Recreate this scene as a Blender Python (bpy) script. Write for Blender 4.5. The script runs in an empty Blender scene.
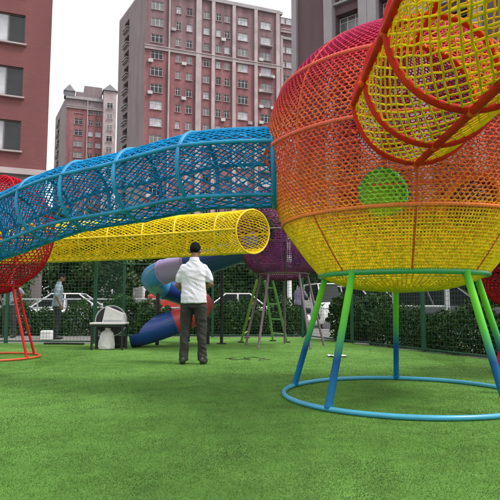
import bpy, math, random
import numpy as np
from mathutils import Vector, Matrix
random.seed(7); RNG = np.random.default_rng(7)
PI = math.pi; R = math.radians
scene = bpy.context.scene
col = scene.collection

# ------------------------------------------------------------------ camera geometry
EYE = 0.85; FOC = 550.0; PITCH = math.atan(55/550)
cp, sp = math.cos(PITCH), math.sin(PITCH)
def ray(x, y):
    cx, cy = (x-250)/FOC, (250-y)/FOC
    return Vector((cx, cp-cy*sp, sp+cy*cp))
def at(x, y, Y):
    d = ray(x, y); return Vector((0, 0, EYE)) + d*(Y/d.y)
def ground(x, y, z=0.0):
    d = ray(x, y); return Vector((0, 0, EYE)) + d*((z-EYE)/d.z)

# ------------------------------------------------------------------ materials
def nodes(m):
    m.use_nodes = True
    return m.node_tree.nodes, m.node_tree.links
def mat(name, c, rough=.6, var=.12, scale=6.0, bump=0.0, bscale=60.0, metal=0.0, coat=0.0, island=0.0, alt=None, spec=.5, detail=5):
    m = bpy.data.materials.new(name); n, l = nodes(m)
    b = n['Principled BSDF']
    b.inputs['Roughness'].default_value = rough
    b.inputs['Metallic'].default_value = metal
    b.inputs['Coat Weight'].default_value = coat
    b.inputs['Specular IOR Level'].default_value = spec
    tc = n.new('ShaderNodeTexCoord')
    nz = n.new('ShaderNodeTexNoise'); nz.inputs['Scale'].default_value = scale; nz.inputs['Detail'].default_value = detail
    l.new(tc.outputs['Object'], nz.inputs['Vector'])
    mx = n.new('ShaderNodeMix'); mx.data_type = 'RGBA'
    rp = n.new('ShaderNodeMapRange'); rp.inputs[1].default_value = .3; rp.inputs[2].default_value = .7
    l.new(nz.outputs['Fac'], rp.inputs[0]); l.new(rp.outputs[0], mx.inputs[0])
    a = [max(0, v*(1-var)) for v in c]
    d = alt if alt else [min(1, v*(1+var)) for v in c]
    mx.inputs[6].default_value = (*a, 1); mx.inputs[7].default_value = (*d, 1)
    out = mx.outputs[2]
    if island:
        g = n.new('ShaderNodeNewGeometry'); h = n.new('ShaderNodeHueSaturation')
        r2 = n.new('ShaderNodeMapRange'); r2.inputs[3].default_value = 1-island; r2.inputs[4].default_value = 1+island
        l.new(g.outputs['Random Per Island'], r2.inputs[0]); l.new(r2.outputs[0], h.inputs['Value'])
        l.new(out, h.inputs['Color']); out = h.outputs['Color']
    l.new(out, b.inputs['Base Color'])
    if bump:
        nb = n.new('ShaderNodeTexNoise'); nb.inputs['Scale'].default_value = bscale; nb.inputs['Detail'].default_value = 4
        l.new(tc.outputs['Object'], nb.inputs['Vector'])
        bp = n.new('ShaderNodeBump'); bp.inputs['Strength'].default_value = bump; bp.inputs['Distance'].default_value = .01
        l.new(nb.outputs['Fac'], bp.inputs['Height']); l.new(bp.outputs['Normal'], b.inputs['Normal'])
    return m
def zramp_mat(name, stops, rough=.5, island=.15, nscale=5.0, namt=.1, coat=0.0):
    """colour that changes with height (metres above the thing's base), plus strand variation"""
    m = bpy.data.materials.new(name); n, l = nodes(m); b = n['Principled BSDF']
    b.inputs['Roughness'].default_value = rough; b.inputs['Coat Weight'].default_value = coat; b.inputs['Specular IOR Level'].default_value = .22
    tc = n.new('ShaderNodeTexCoord'); sx = n.new('ShaderNodeSeparateXYZ'); l.new(tc.outputs['Object'], sx.inputs[0])
    nz = n.new('ShaderNodeTexNoise'); nz.inputs['Scale'].default_value = nscale; l.new(tc.outputs['Object'], nz.inputs['Vector'])
    ad = n.new('ShaderNodeMath'); ad.operation = 'MULTIPLY_ADD'; ad.inputs[1].default_value = namt; 
    l.new(nz.outputs['Fac'], ad.inputs[0]); l.new(sx.outputs['Z'], ad.inputs[2])
    mr = n.new('ShaderNodeMapRange'); z0, z1 = stops[0][0], stops[-1][0]
    mr.inputs[1].default_value = z0+namt/2; mr.inputs[2].default_value = z1+namt/2; l.new(ad.outputs[0], mr.inputs[0])
    cr = n.new('ShaderNodeValToRGB'); e = cr.color_ramp.elements
    while len(e) < len(stops): e.new(.5)
    for k, (z, c) in enumerate(stops):
        e[k].position = (z-z0)/(z1-z0); e[k].color = (*c, 1)
    l.new(mr.outputs[0], cr.inputs[0])
    g = n.new('ShaderNodeNewGeometry'); h = n.new('ShaderNodeHueSaturation')
    r2 = n.new('ShaderNodeMapRange'); r2.inputs[3].default_value = 1-island; r2.inputs[4].default_value = 1+island
    l.new(g.outputs['Random Per Island'], r2.inputs[0]); l.new(r2.outputs[0], h.inputs['Value'])
    l.new(cr.outputs[0], h.inputs['Color']); l.new(h.outputs[0], b.inputs['Base Color'])
    return m
def glass(name, c, rough=.08, spec=.8):
    return mat(name, c, rough=rough, var=.25, scale=1.5, spec=spec)

def lawn_mat():
    m = bpy.data.materials.new('artificial_turf'); n, l = nodes(m); b = n['Principled BSDF']
    b.inputs['Roughness'].default_value = .85; b.inputs['Specular IOR Level'].default_value = .2
    tc = n.new('ShaderNodeTexCoord')
    def noise(s, d=4):
        z = n.new('ShaderNodeTexNoise'); z.inputs['Scale'].default_value = s; z.inputs['Detail'].default_value = d
        l.new(tc.outputs['Object'], z.inputs['Vector']); return z
    a = noise(.55, 5); c = noise(55, 6); f = noise(260, 3)
    cr = n.new('ShaderNodeValToRGB'); e = cr.color_ramp.elements
    e[0].position = .34; e[0].color = (.092, .222, .036, 1); e[1].position = .66; e[1].color = (.165, .345, .072, 1)
    l.new(a.outputs['Fac'], cr.inputs[0])
    cr2 = n.new('ShaderNodeValToRGB'); e = cr2.color_ramp.elements
    e[0].position = .35; e[0].color = (.74, .76, .72, 1); e[1].position = .65; e[1].color = (1.14, 1.12, 1.12, 1)
    mxn = n.new('ShaderNodeMath'); mxn.operation = 'MULTIPLY_ADD'; mxn.inputs[1].default_value = .5
    hh = n.new('ShaderNodeMath'); hh.operation = 'MULTIPLY'; hh.inputs[1].default_value = .5
    l.new(f.outputs['Fac'], hh.inputs[0]); l.new(c.outputs['Fac'], mxn.inputs[0]); l.new(hh.outputs[0], mxn.inputs[2])
    l.new(mxn.outputs[0], cr2.inputs[0])
    mm = n.new('ShaderNodeMix'); mm.data_type = 'RGBA'; mm.blend_type = 'MULTIPLY'; mm.inputs[0].default_value = 1
    l.new(cr.outputs[0], mm.inputs[6]); l.new(cr2.outputs[0], mm.inputs[7]); 
    g = noise(5.5, 5); r3 = n.new('ShaderNodeMapRange'); r3.inputs[1].default_value = .3; r3.inputs[2].default_value = .7; r3.inputs[3].default_value = .78; r3.inputs[4].default_value = 1.16
    l.new(g.outputs['Fac'], r3.inputs[0]); h3 = n.new('ShaderNodeHueSaturation'); l.new(r3.outputs[0], h3.inputs['Value']); l.new(mm.outputs[2], h3.inputs['Color']); l.new(h3.outputs[0], b.inputs['Base Color'])
    bp = n.new('ShaderNodeBump'); bp.inputs['Strength'].default_value = .7; bp.inputs['Distance'].default_value = .02
    l.new(mxn.outputs[0], bp.inputs['Height']); l.new(bp.outputs[0], b.inputs['Normal'])
    return m
def wall_mat(name, c, c2, brick=(.3, .08), mort=.88, streak=.25):
    """small facing tiles with weather streaks"""
    m = bpy.data.materials.new(name); n, l = nodes(m); b = n['Principled BSDF']
    b.inputs['Roughness'].default_value = .85
    tc = n.new('ShaderNodeTexCoord')
    sx = n.new('ShaderNodeSeparateXYZ'); l.new(tc.outputs['Object'], sx.inputs[0])
    ad = n.new('ShaderNodeMath'); l.new(sx.outputs['X'], ad.inputs[0]); l.new(sx.outputs['Y'], ad.inputs[1])
    cb = n.new('ShaderNodeCombineXYZ'); l.new(ad.outputs[0], cb.inputs['X']); l.new(sx.outputs['Z'], cb.inputs['Y'])
    br = n.new('ShaderNodeTexBrick'); br.inputs['Scale'].default_value = 1; br.inputs['Brick Width'].default_value = brick[0]
    br.inputs['Row Height'].default_value = brick[1]; br.inputs['Mortar Size'].default_value = .008
    l.new(cb.outputs[0], br.inputs['Vector'])
    br.inputs['Color1'].default_value = (*c, 1); br.inputs['Color2'].default_value = (*c2, 1)
    br.inputs['Mortar'].default_value = (*[v*mort for v in c], 1)
    mp = n.new('ShaderNodeMapping'); mp.inputs['Scale'].default_value = (.9, .9, .12); l.new(tc.outputs['Object'], mp.inputs[0])
    nz = n.new('ShaderNodeTexNoise'); nz.inputs['Scale'].default_value = 1.0; nz.inputs['Detail'].default_value = 8
    l.new(mp.outputs[0], nz.inputs['Vector'])
    mr = n.new('ShaderNodeMapRange'); mr.inputs[1].default_value = .3; mr.inputs[2].default_value = .7
    mr.inputs[3].default_value = 1-streak; mr.inputs[4].default_value = 1+streak*.5; l.new(nz.outputs['Fac'], mr.inputs[0])
    h = n.new('ShaderNodeHueSaturation'); l.new(br.outputs['Color'], h.inputs['Color']); l.new(mr.outputs[0], h.inputs['Value'])
    l.new(h.outputs[0], b.inputs['Base Color'])
    return m

# ------------------------------------------------------------------ mesh builder (world coordinates, shifted by the root's location when built)
class MB:
    def __init__(s): s.v = []; s.f = []
    def add(s, vs, fs):
        o = len(s.v); s.v += [tuple(p) for p in vs]; s.f += [tuple(i+o for i in f) for f in fs]; return s
    def box(s, c, d, rz=0, M=None):
        c = Vector(c); hx, hy, hz = d[0]/2, d[1]/2, d[2]/2
        m = M if M else Matrix.Rotation(rz, 3, 'Z')
        vs = [c + m @ Vector((x*hx, y*hy, z*hz)) for x in (-1, 1) for y in (-1, 1) for z in (-1, 1)]
        return s.add(vs, [(0,1,3,2),(4,6,7,5),(0,4,5,1),(2,3,7,6),(0,2,6,4),(1,5,7,3)])
    def bbox(s, c, d, b=.01, rz=0):
        """box with chamfered vertical and horizontal edges"""
        c = Vector(c); m = Matrix.Rotation(rz, 3, 'Z'); hx, hy, hz = d[0]/2, d[1]/2, d[2]/2
        rings = []
        for z, k in ((-hz, b), (-hz+b, 0), (hz-b, 0), (hz, b)):
            x, y = hx-k, hy-k; q = b
            rings.append([Vector(p) for p in ((x-q,-y,z),(x,-y+q,z),(x,y-q,z),(x-q,y,z),(-x+q,y,z),(-x,y-q,z),(-x,-y+q,z),(-x+q,-y,z))])
        vs = [c + m @ p for r in rings for p in r]; fs = []
        for k in range(3):
            for i in range(8):
                j = (i+1) % 8; fs.append((k*8+i, k*8+j, k*8+8+j, k*8+8+i))
        fs.append(tuple(range(7, -1, -1))); fs.append(tuple(range(24, 32)))
        return s.add(vs, fs)
    def tube(s, path, rad, sides=8, closed=False, cap=True, squash=None):
        P = [Vector(p) for p in path]; n = len(P)
        rr = rad if hasattr(rad, '__len__') else [rad]*n
        T = []
        for i in range(n):
            a = P[(i-1) % n] if (closed or i > 0) else P[i]; b = P[(i+1) % n] if (closed or i < n-1) else P[i]
            T.append((b-a).normalized())
        up = Vector((0, 0, 1)) if abs(T[0].z) < .9 else Vector((1, 0, 0))
        N = (up - T[0]*up.dot(T[0])).normalized(); vs = []
        for i in range(n):
            N = (N - T[i]*N.dot(T[i])).normalized(); B = T[i].cross(N)
            for k in range(sides):
                a = 2*PI*k/sides
                vs.append(P[i] + (N*math.cos(a) + B*math.sin(a))*rr[i])
        fs = []
        for i in range(n if closed else n-1):
            for k in range(sides):
                k2 = (k+1) % sides; i2 = (i+1) % n
                fs.append((i*sides+k, i*sides+k2, i2*sides+k2, i2*sides+k))
        if cap and not closed:
            fs.append(tuple(range(sides-1, -1, -1))); fs.append(tuple((n-1)*sides+k for k in range(sides)))
        return s.add(vs, fs)
    def capsule(s, a, b, ra, rb, sides=10):
        a, b = Vector(a), Vector(b); d = (b-a).normalized(); ps, rs = [], []
        for t in (80, 60, 35, 12): ps.append(a - d*ra*math.sin(R(t))); rs.append(ra*math.cos(R(t)))
        ps += [a, b]; rs += [ra, rb]
        for t in (12, 35, 60, 80): ps.append(b + d*rb*math.sin(R(t))); rs.append(rb*math.cos(R(t)))
        return s.tube(ps, rs, sides)
    def loft(s, secs, n=20, p=2.0, cap=True):
        """secs: (centre, rx, ry) horizontal superellipse sections"""
        vs, fs = [], []
        for c, rx, ry in secs:
            for k in range(n):
                a = 2*PI*k/n; ca, sa = math.cos(a), math.sin(a)
                vs.append((c[0]+rx*math.copysign(abs(ca)**(2/p), ca), c[1]+ry*math.copysign(abs(sa)**(2/p), sa), c[2]))
        for i in range(len(secs)-1):
            for k in range(n):
                k2 = (k+1) % n; fs.append((i*n+k, i*n+k2, i*n+n+k2, i*n+n+k))
        if cap:
            fs.append(tuple(range(n-1, -1, -1))); fs.append(tuple((len(secs)-1)*n+k for k in range(n)))
        return s.add(vs, fs)
    def ball(s, c, r, seg=14, ring=9, M=None):
        c = Vector(c); r = r if hasattr(r, '__len__') else (r, r, r); vs, fs = [], []
        for i in range(ring+1):
            t = PI*i/ring
            for k in range(seg):
                a = 2*PI*k/seg
                p = Vector((r[0]*math.sin(t)*math.cos(a), r[1]*math.sin(t)*math.sin(a), r[2]*math.cos(t)))
                vs.append(c + (M @ p if M else p))
        for i in range(ring):
            for k in range(seg):
                k2 = (k+1) % seg; fs.append((i*seg+k, i*seg+seg+k, i*seg+seg+k2, i*seg+k2))
        return s.add(vs, fs)
    def build(s, name, m, parent=None, smooth=True, origin=None):
        me = bpy.data.meshes.new(name); o0 = Vector(origin) if origin is not None else wloc(parent)
        me.from_pydata([(p[0]-o0[0], p[1]-o0[1], p[2]-o0[2]) for p in s.v], [], s.f); me.validate()
        return link(name, me, m, parent, smooth, o0 if origin is not None and parent is None else None)
def wloc(p):
    o = Vector((0, 0, 0))
    while p is not None: o += p.location; p = p.parent
    return o
def link(name, me, m, parent=None, smooth=True, loc=None):
    for x in (m if isinstance(m, (list, tuple)) else [m]): me.materials.append(x)
    if smooth:
        me.polygons.foreach_set('use_smooth', [True]*len(me.polygons))
        try: me.set_sharp_from_angle(angle=R(40))
        except Exception: pass
    o = bpy.data.objects.new(name, me); col.objects.link(o); o.parent = parent
    if loc is not None: o.location = loc
    return o
def tag(o, label=None, cat=None, group=None, kind=None):
    if label: o['label'] = label
    if cat: o['category'] = cat
    if group: o['group'] = group
    if kind: o['kind'] = kind
    return o
def thing(name, label, cat, loc, rz=0, group=None):
    o = bpy.data.objects.new(name, None); col.objects.link(o); o.empty_display_size = .1
    o.location = loc; o.rotation_euler.z = rz
    return tag(o, label, cat, group)
def copy_tree(o, parent=None):
    c = o.copy(); col.objects.link(c); c.parent = parent
    for ch in [x for x in bpy.data.objects if x.parent == o]: copy_tree(ch, c)
    return c

# bulk rope net: prisms for many segments at once
def net_mesh(name, A, B, rad, m, parent, sides=4, origin=None):
    A = np.asarray(A, float); B = np.asarray(B, float); n = len(A)
    d = B-A; L = np.linalg.norm(d, axis=1, keepdims=True); d = d/np.maximum(L, 1e-6)
    A = A - d*rad*.5; B = B + d*rad*.5
    ref = np.where(np.abs(d[:, 2:3]) < .8, np.array([[0, 0, 1.]]), np.array([[1., 0, 0]]))
    u = np.cross(d, ref); u /= np.linalg.norm(u, axis=1, keepdims=True); w = np.cross(d, u)
    ang = 2*PI*np.arange(sides)/sides
    off = rad*(u[:, None, :]*np.cos(ang)[None, :, None] + w[:, None, :]*np.sin(ang)[None, :, None])
    V = np.concatenate([A[:, None, :]+off, B[:, None, :]+off], axis=1)     # n, 2s, 3
    o0 = np.array(wloc(parent)) if origin is None else np.array(origin)
    V = V.reshape(-1, 3) - o0
    k = np.arange(sides); k2 = (k+1) % sides
    q = np.stack([k, k2, k2+sides, k+sides], axis=1)                       # s,4
    F = (np.arange(n)[:, None, None]*2*sides + q[None]).reshape(-1)
    me = bpy.data.meshes.new(name)
    me.vertices.add(len(V)); me.vertices.foreach_set('co', V.ravel().astype(np.float32))
    me.loops.add(len(F)); me.loops.foreach_set('vertex_index', F.astype(np.int32))
    nf = n*sides; me.polygons.add(nf); me.polygons.foreach_set('loop_start', (np.arange(nf)*4).astype(np.int32))
    me.update(calc_edges=True)
    me.polygons.foreach_set('use_smooth', [True]*nf)
    me.materials.append(m)
    o = bpy.data.objects.new(name, me); col.objects.link(o); o.parent = parent
    return o
def quads_mesh(name, V, m, parent=None, k=4):
    """V: n,k,3 separate polygons"""
    n = len(V); me = bpy.data.meshes.new(name)
    o0 = np.array(wloc(parent)); W = (V.reshape(-1, 3)-o0).astype(np.float32)
    me.vertices.add(len(W)); me.vertices.foreach_set('co', W.ravel())
    me.loops.add(len(W)); me.loops.foreach_set('vertex_index', np.arange(len(W), dtype=np.int32))
    me.polygons.add(n); me.polygons.foreach_set('loop_start', (np.arange(n)*k).astype(np.int32))
    me.update(calc_edges=True); me.materials.append(m)
    o = bpy.data.objects.new(name, me); col.objects.link(o); o.parent = parent
    return o

# ------------------------------------------------------------------ materials used
M = {}
M['lawn'] = lawn_mat()
M['blade'] = mat('turf_blade', (.105, .228, .042), .7, .42, 2.6, island=.20, spec=.25, detail=7)
M['asphalt'] = mat('asphalt', (.06, .06, .063), .9, .25, 3, .4, 200)
M['pave'] = mat('paving', (.2, .195, .185), .85, .15, 4, .2, 80)
M['earth'] = mat('far_ground', (.12, .12, .1), .9, .2, .3)
M['foliage'] = mat('tree_leaf', (.05, .10, .026), .6, .45, .7, island=.45, spec=.3)
M['foliage2'] = mat('tree_leaf_light', (.06, .105, .03), .6, .45, .7, island=.45, spec=.3)
M['hedge'] = mat('hedge_leaf', (.026, .062, .02), .6, .4, 2.2, island=.6, spec=.08, alt=(.055, .10, .028))
M['bark'] = mat('bark', (.09, .07, .055), .9, .3, 8, .6, 30)
M['fence'] = mat('fence_green', (.012, .075, .04), .5, .2, 5)
M['fence_pale'] = mat('fence_wire_green', (.035, .12, .085), .5, .2, 5)
M['steel'] = mat('galvanised', (.42, .44, .45), .45, .15, 8, metal=.4)
M['black'] = mat('black_metal', (.014, .014, .016), .45, .2, 8)
M['white'] = mat('white_paint', (.78, .78, .77), .5, .06, 4)
M['paper'] = mat('white_card', (.72, .68, .70), .8, .07, 9, .2, 20)
M['skin'] = mat('skin', (.21, .105, .068), .55, .12, 14)
M['hair'] = mat('hair', (.007, .006, .006), .85, .4, 60, .6, 160, spec=.15)
M['shirt_white'] = mat('white_shirt', (.74, .72, .80), .85, .05, 9, .25, 40)
M['trouser'] = mat('grey_trousers', (.032, .030, .028), .85, .2, 12, .3, 60)
M['shoe'] = mat('dark_shoe', (.03, .028, .027), .5, .2, 20)
M['tee_grey'] = mat('grey_tee', (.20, .26, .30), .85, .1, 9, .2, 40)
M['tee_purple'] = mat('grey_violet_top', (.17, .15, .23), .85, .2, 9, .2, 40)
M['pants_black'] = mat('black_trousers', (.012, .012, .014), .85, .2, 12)
M['tyre'] = mat('tyre', (.015, .015, .015), .85, .1, 20)
M['rim'] = mat('alloy', (.4, .4, .42), .3, .1, 10, metal=.8)
M['car_glass'] = glass('car_glass', (.006, .007, .008), .3, .12)
M['lamp'] = mat('lamp_lens', (.7, .7, .68), .1, .1, 10)
M['tail'] = mat('tail_lens', (.35, .01, .01), .15, .1, 10)
def paint(name, c): return mat('paint_'+name, c, .3, .06, 2, coat=.6)
M['p_silver'] = paint('silver', (.50, .49, .50)); M['p_black'] = paint('black', (.012, .013, .015))
M['p_white'] = paint('white', (.75, .75, .74)); M['p_red'] = paint('red', (.45, .03, .02))

# ------------------------------------------------------------------ people
def remeshed(bm, name, m, root, voxel, smooth_it=4, noise=0.0, seed=0):
    me = bpy.data.meshes.new(name); me.from_pydata(bm.v, [], bm.f)
    o = bpy.data.objects.new('tmp', me); col.objects.link(o)
    r = o.modifiers.new('r', 'REMESH'); r.mode = 'VOXEL'; r.voxel_size = voxel
    s = o.modifiers.new('s', 'SMOOTH'); s.factor = .5; s.iterations = smooth_it
    dg_ = bpy.context.evaluated_depsgraph_get(); dg_.update()
    me2 = bpy.data.meshes.new_from_object(o.evaluated_get(dg_)); me2.name = name
    bpy.data.objects.remove(o); 
    if noise:
        from mathutils import noise as mn
        for v in me2.vertices:
            q = v.co; k = (.5-abs(mn.noise(Vector((q.x*7+q.z*3, q.y*7, q.z*5+seed)))))*1.1 + (.4-abs(mn.noise(Vector((q.x*5+3, q.y*5, q.z*15+q.x*8+seed)))))*.9 - .55
            v.co = q + v.normal*(k*noise)
    me2.materials.clear()
    ob = link(name, me2, m, root, False)
    me2.polygons.foreach_set('use_smooth', [True]*len(me2.polygons)); return ob
def person(label, loc, rz, H, pose, shirt, trousers, shoe, voxel=.006, sleeve=.45, lean=0.0, head_tilt=25, seated=False):
    """local frame faces +Y. pose: elbows, hands, feet for side -1 (left) / +1 (right) in a 1.74 m body"""
    root = thing('person', label, 'person', (0, 0, 0))
    V = Vector; hip = V((0, 0, .93)); chest = V((0, lean*.35, 1.27)); shz = V((0, lean*.5, 1.43)); nb = V((0, lean*.55, 1.50))
    hp = nb + V((0, .035+.05*math.sin(R(head_tilt)), .135)); hm = Matrix.Rotation(-R(head_tilt), 3, 'X')
    sk = MB()
    sk.capsule(nb-V((0, 0, .06)), nb+V((0, .03, .08)), .058, .054)
    sk.ball(hp+hm @ V((0, -.012, .02)), (.077, .096, .098), 18, 12, hm); sk.ball(hp+hm @ V((0, .03, -.035)), (.058, .064, .078), 16, 10, hm)
    sk.ball(hp+hm @ V((0, .098, -.02)), (.013, .022, .026), 10, 8, hm)
    sk.ball(hp+hm @ V((0, .083, -.066)), (.026, .012, .010), 10, 6, hm)
    for s in (-1, 1): sk.ball(hp+hm @ V((s*.079, .0, -.008)), (.012, .022, .034), 10, 8, hm)
    sk.loft([((0, 0, .95), .13, .09), ((0, lean*.2, 1.1), .12, .085), ((0, lean*.4, 1.3), .14, .09), ((0, lean*.5, 1.44), .10, .06), ((0, lean*.55, 1.5), .05, .05)])
    sh = MB()
    shz = shz + V((0, 0, -.015))
    sh.loft([((0, .0, .865), .190, .142), ((0, .0, .96), .186, .136), ((0, lean*.15, 1.06), .176, .126), ((0, lean*.3, 1.2), .178, .122), ((0, lean*.42, 1.34), .19, .12), ((0, lean*.5, 1.42), .165, .098), ((0, lean*.55, 1.475), .085, .072), ((0, lean*.56, 1.505), .064, .062)], 24, 2.3)
    for s in (-1, 1):
        S = shz + V((s*.168, 0, -.022)); E = V(pose['elbow'][s]); W = V(pose['hand'][s])
        sk.capsule(S+V((-s*.045, 0, -.02)), E, .036, .037); sk.capsule(E, W, .040, .026)
        cuff = S.lerp(E, sleeve*1.75 if sleeve*1.75 < 1 else 1.0)
        sh.capsule(S-V((s*.025, 0, .012)), S.lerp(cuff, .5), .062, .060, 14); sh.capsule(S.lerp(cuff, .45), cuff, .060, .058, 14)
        d = (W-E).normalized(); inn = V((-s, 0, 0)); inn = (inn-d*inn.dot(d)).normalized(); sd = d.cross(inn).normalized()   # palm faces inwards, thumb forward/up
        if sd.z < 0: sd = -sd
        pc = W + d*.045; pm = Matrix((sd, inn, d)).transposed()
        sk.ball(pc, (.040, .016, .052), 12, 8, pm)
        for k, (off, ln_) in enumerate(((.030, .068), (.010, .076), (-.010, .071), (-.029, .055))):
            k0 = pc + d*.040 + sd*off; k1 = k0 + d*ln_*.5 + inn*.010; k2 = k1 + d*ln_*.32 + inn*.026
            sk.capsule(k0-d*.02, k1, .0088, .0082, 8); sk.capsule(k1, k2, .0080, .0068, 8)
        t0 = pc - d*.018 + sd*.034; t1 = t0 + d*.034 + sd*.022 + inn*.012; sk.capsule(t0, t1, .0115, .0095, 8); sk.capsule(t1, t1+d*.028+inn*.012, .0092, .0078, 8)
    tr = MB()
    tr.loft([((0, -.005, .80), .166, .116), ((0, -.005, .9), .164, .115), ((0, 0, .97), .145, .10), ((0, 0, .99), .135, .09)], 22, 2.2)
    for s in (-1, 1):
        hj = V((s*.09, 0, .86)); K = V(pose['knee'][s]); A = V(pose['foot'][s])
        pts = [hj, hj.lerp(K, .5)+V((0, 0, 0)), K, K.lerp(A, .35)+V((0, -.015, 0)), K.lerp(A, .75), A+V((0, -.005, -.045))]
        tr.tube(pts, [.102, .093, .080, .070, .066, .066], 16)
        sk.capsule(hj, K, .07, .05); sk.capsule(K, A, .045, .035)
        so = MB(); so.ball(A+V((s*.022, .06, -.048)), (.048, .135, .046), 14, 8); so.ball(A+V((0, -.035, -.035)), (.040, .055, .058), 12, 8)
        vs = [(p[0], p[1], max(p[2], A.z-.09)) for p in so.v]; so.v = vs
        remeshed(so, 'shoe', shoe, root, .008, 2)
    remeshed(sk, 'body', M['skin'], root, voxel, 2)
    for a0, a1 in ((1.47, .072), (1.505, .070)): pass
    remeshed(sh, 'shirt', shirt, root, max(.009, voxel), 4, .017, 1.7)
    cl = MB(); cl.loft([((0, lean*.55, 1.480), .084, .078), ((0, lean*.56, 1.512), .070, .070), ((0, lean*.57+.004, 1.535), .066, .066), ((0, lean*.57+.004, 1.533), .060, .060), ((0, lean*.56, 1.50), .060, .060)], 24, cap=False)
    cl.build('collar', shirt, root, origin=(0, 0, 0))
    remeshed(tr, 'trousers', trousers, root, max(.009, voxel), 3, .018, 5.1)
    hr = MB(); hr.ball(hp+hm @ V((0, -.022, .036)), (.084, .098, .096), 18, 12, hm); hr.ball(hp+hm @ V((0, -.045, -.005)), (.075, .07, .075), 16, 10, hm)
    hb = hr; cut = []
    for p in hb.v:
        q = hm.transposed() @ (V(p)-hp)
        if q.y > .062: q.y = .062+(q.y-.062)*.3
        if q.z < -.03-.04*(q.y < 0): q.z = -.03-.04*(q.y < 0)
        cut.append(tuple(hp + hm @ q))
    hb.v = cut; remeshed(hb, 'hair', M['hair'], root, .007, 1, .006, 2.2)
    for s in (-1, 1):
        e = MB(); e.ball(hp+hm @ V((s*.031, .083, .004)), (.013, .008, .007), 10, 6, hm); e.build('eye', M['hair'], root, origin=(0, 0, 0))
    k = H/1.74; root.scale = (k, k, k); root.location = loc; root.rotation_euler.z = rz
    return root
stand = dict(elbow={-1: (-.27, -.04, 1.13), 1: (.27, -.04, 1.13)}, hand={-1: (-.27, .06, .90), 1: (.27, .06, .90)},
             knee={-1: (-.115, .02, .49), 1: (.115, .02, .49)}, foot={-1: (-.13, -.02, .09), 1: (.13, -.02, .09)})
work = dict(elbow={-1: (-.245, .03, 1.13), 1: (.245, .04, 1.14)}, hand={-1: (-.19, .24, 1.04), 1: (.12, .27, 1.10)},
            knee={-1: (-.115, .02, .49), 1: (.12, .025, .49)}, foot={-1: (-.135, -.02, .09), 1: (.135, -.01, .09)})
hips = dict(elbow={-1: (-.36, -.05, 1.18), 1: (.36, -.05, 1.18)}, hand={-1: (-.21, .06, 1.0), 1: (.21, .06, 1.0)},
            knee={-1: (-.115, .02, .49), 1: (.115, .02, .49)}, foot={-1: (-.14, -.02, .09), 1: (.14, -.02, .09)})
ride = dict(elbow={-1: (-.27, .12, 1.18), 1: (.27, .12, 1.18)}, hand={-1: (-.24, .36, 1.1), 1: (.24, .36, 1.1)},
            knee={-1: (-.14, .06, .49), 1: (.14, .06, .49)}, foot={-1: (-.16, -.02, .09), 1: (.16, -.02, .09)})
mp_ = ground(193, 364)
person('man in a white short sleeved shirt and dark grey trousers standing with his back turned', (mp_.x, mp_.y, 0), R(-4), 1.76, work, M['shirt_white'], M['trouser'], M['shoe'], .006, .42, .05, 38)
p2 = at(57.5, 300, 14.0); person('onlooker in a grey tee and black trousers behind the left fence, head bowed', (p2.x, p2.y, -.004), R(-68), 1.64, stand, M['tee_grey'], M['pants_black'], M['shoe'], .011, .5, .05, 30)
p3 = at(10, 300, 14.6); person('onlooker with hands on hips seen behind the red ball legs', (p3.x, p3.y, .0), R(170), 1.68, hips, M['tee_grey'], M['trouser'], M['shoe'], .011, .5, .0, 8)
p4 = at(299, 300, 20.2); person('person in a grey violet top standing at the white motor scooter', (p4.x, p4.y, -.005), R(-35), 1.70, ride, M['tee_purple'], M['pants_black'], M['shoe'], .011, .5, .12, 10)

# ------------------------------------------------------------------ table with its load
tb = ground(107, 350)
tx, ty = tb.x, tb.y+.15
t = thing('work_table', 'low black framed table with a pale top beside the left fence', 'table', (tx, ty, 0))
bm = MB(); bm.bbox((tx, ty, .50), (.66, .42, .035), .006); bm.build('tabletop', M['paper'], t)
for sx in (-1, 1):
    for sy in (-1, 1): bm = MB(); bm.box((tx+sx*.29, ty+sy*.17, .241), (.035, .035, .482)); bm.build('leg', M['black'], t)
for sx in (-1, 1): bm = MB(); bm.box((tx+sx*.29, ty, .455), (.03, .3, .04)); bm.build('apron', M['black'], t)
for sy in (-1, 1): bm = MB(); bm.box((tx, ty+sy*.17, .455), (.54, .03, .04)); bm.build('apron', M['black'], t)
bm = MB(); bm.box((tx, ty+.17, .08), (.54, .025, .025)); bm.build('stretcher', M['black'], t)
# wedge shaped carton on the table
b0 = (tx+.08, ty-.02, .519); r = thing('carton', 'pinkish white wedge shaped carton standing on the low table', 'carton', b0)
bm = MB(); w, d, h1, h2 = .21, .12, .30, .16
vs = [(b0[0]+x, b0[1]+y, b0[2]+z) for x, y, z in ((-w+.02,-d,0),(w,-d,0),(w,d,0),(-w+.02,d,0),(-w+.08,-d,h1),(w,-d,h2),(w,d,h2),(-w+.08,d,h1))]
bm.add(vs, [(3,2,1,0),(4,5,6,7),(0,1,5,4),(2,3,7,6),(1,2,6,5),(3,0,4,7)]); bx = bm.build('box', M['paper'], r, False)
bm = MB(); bm.box((b0[0]+.02, b0[1]-.126, b0[2]+.03), (.36, .004, .03)); bm.build('tape', M['steel'], r)
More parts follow.
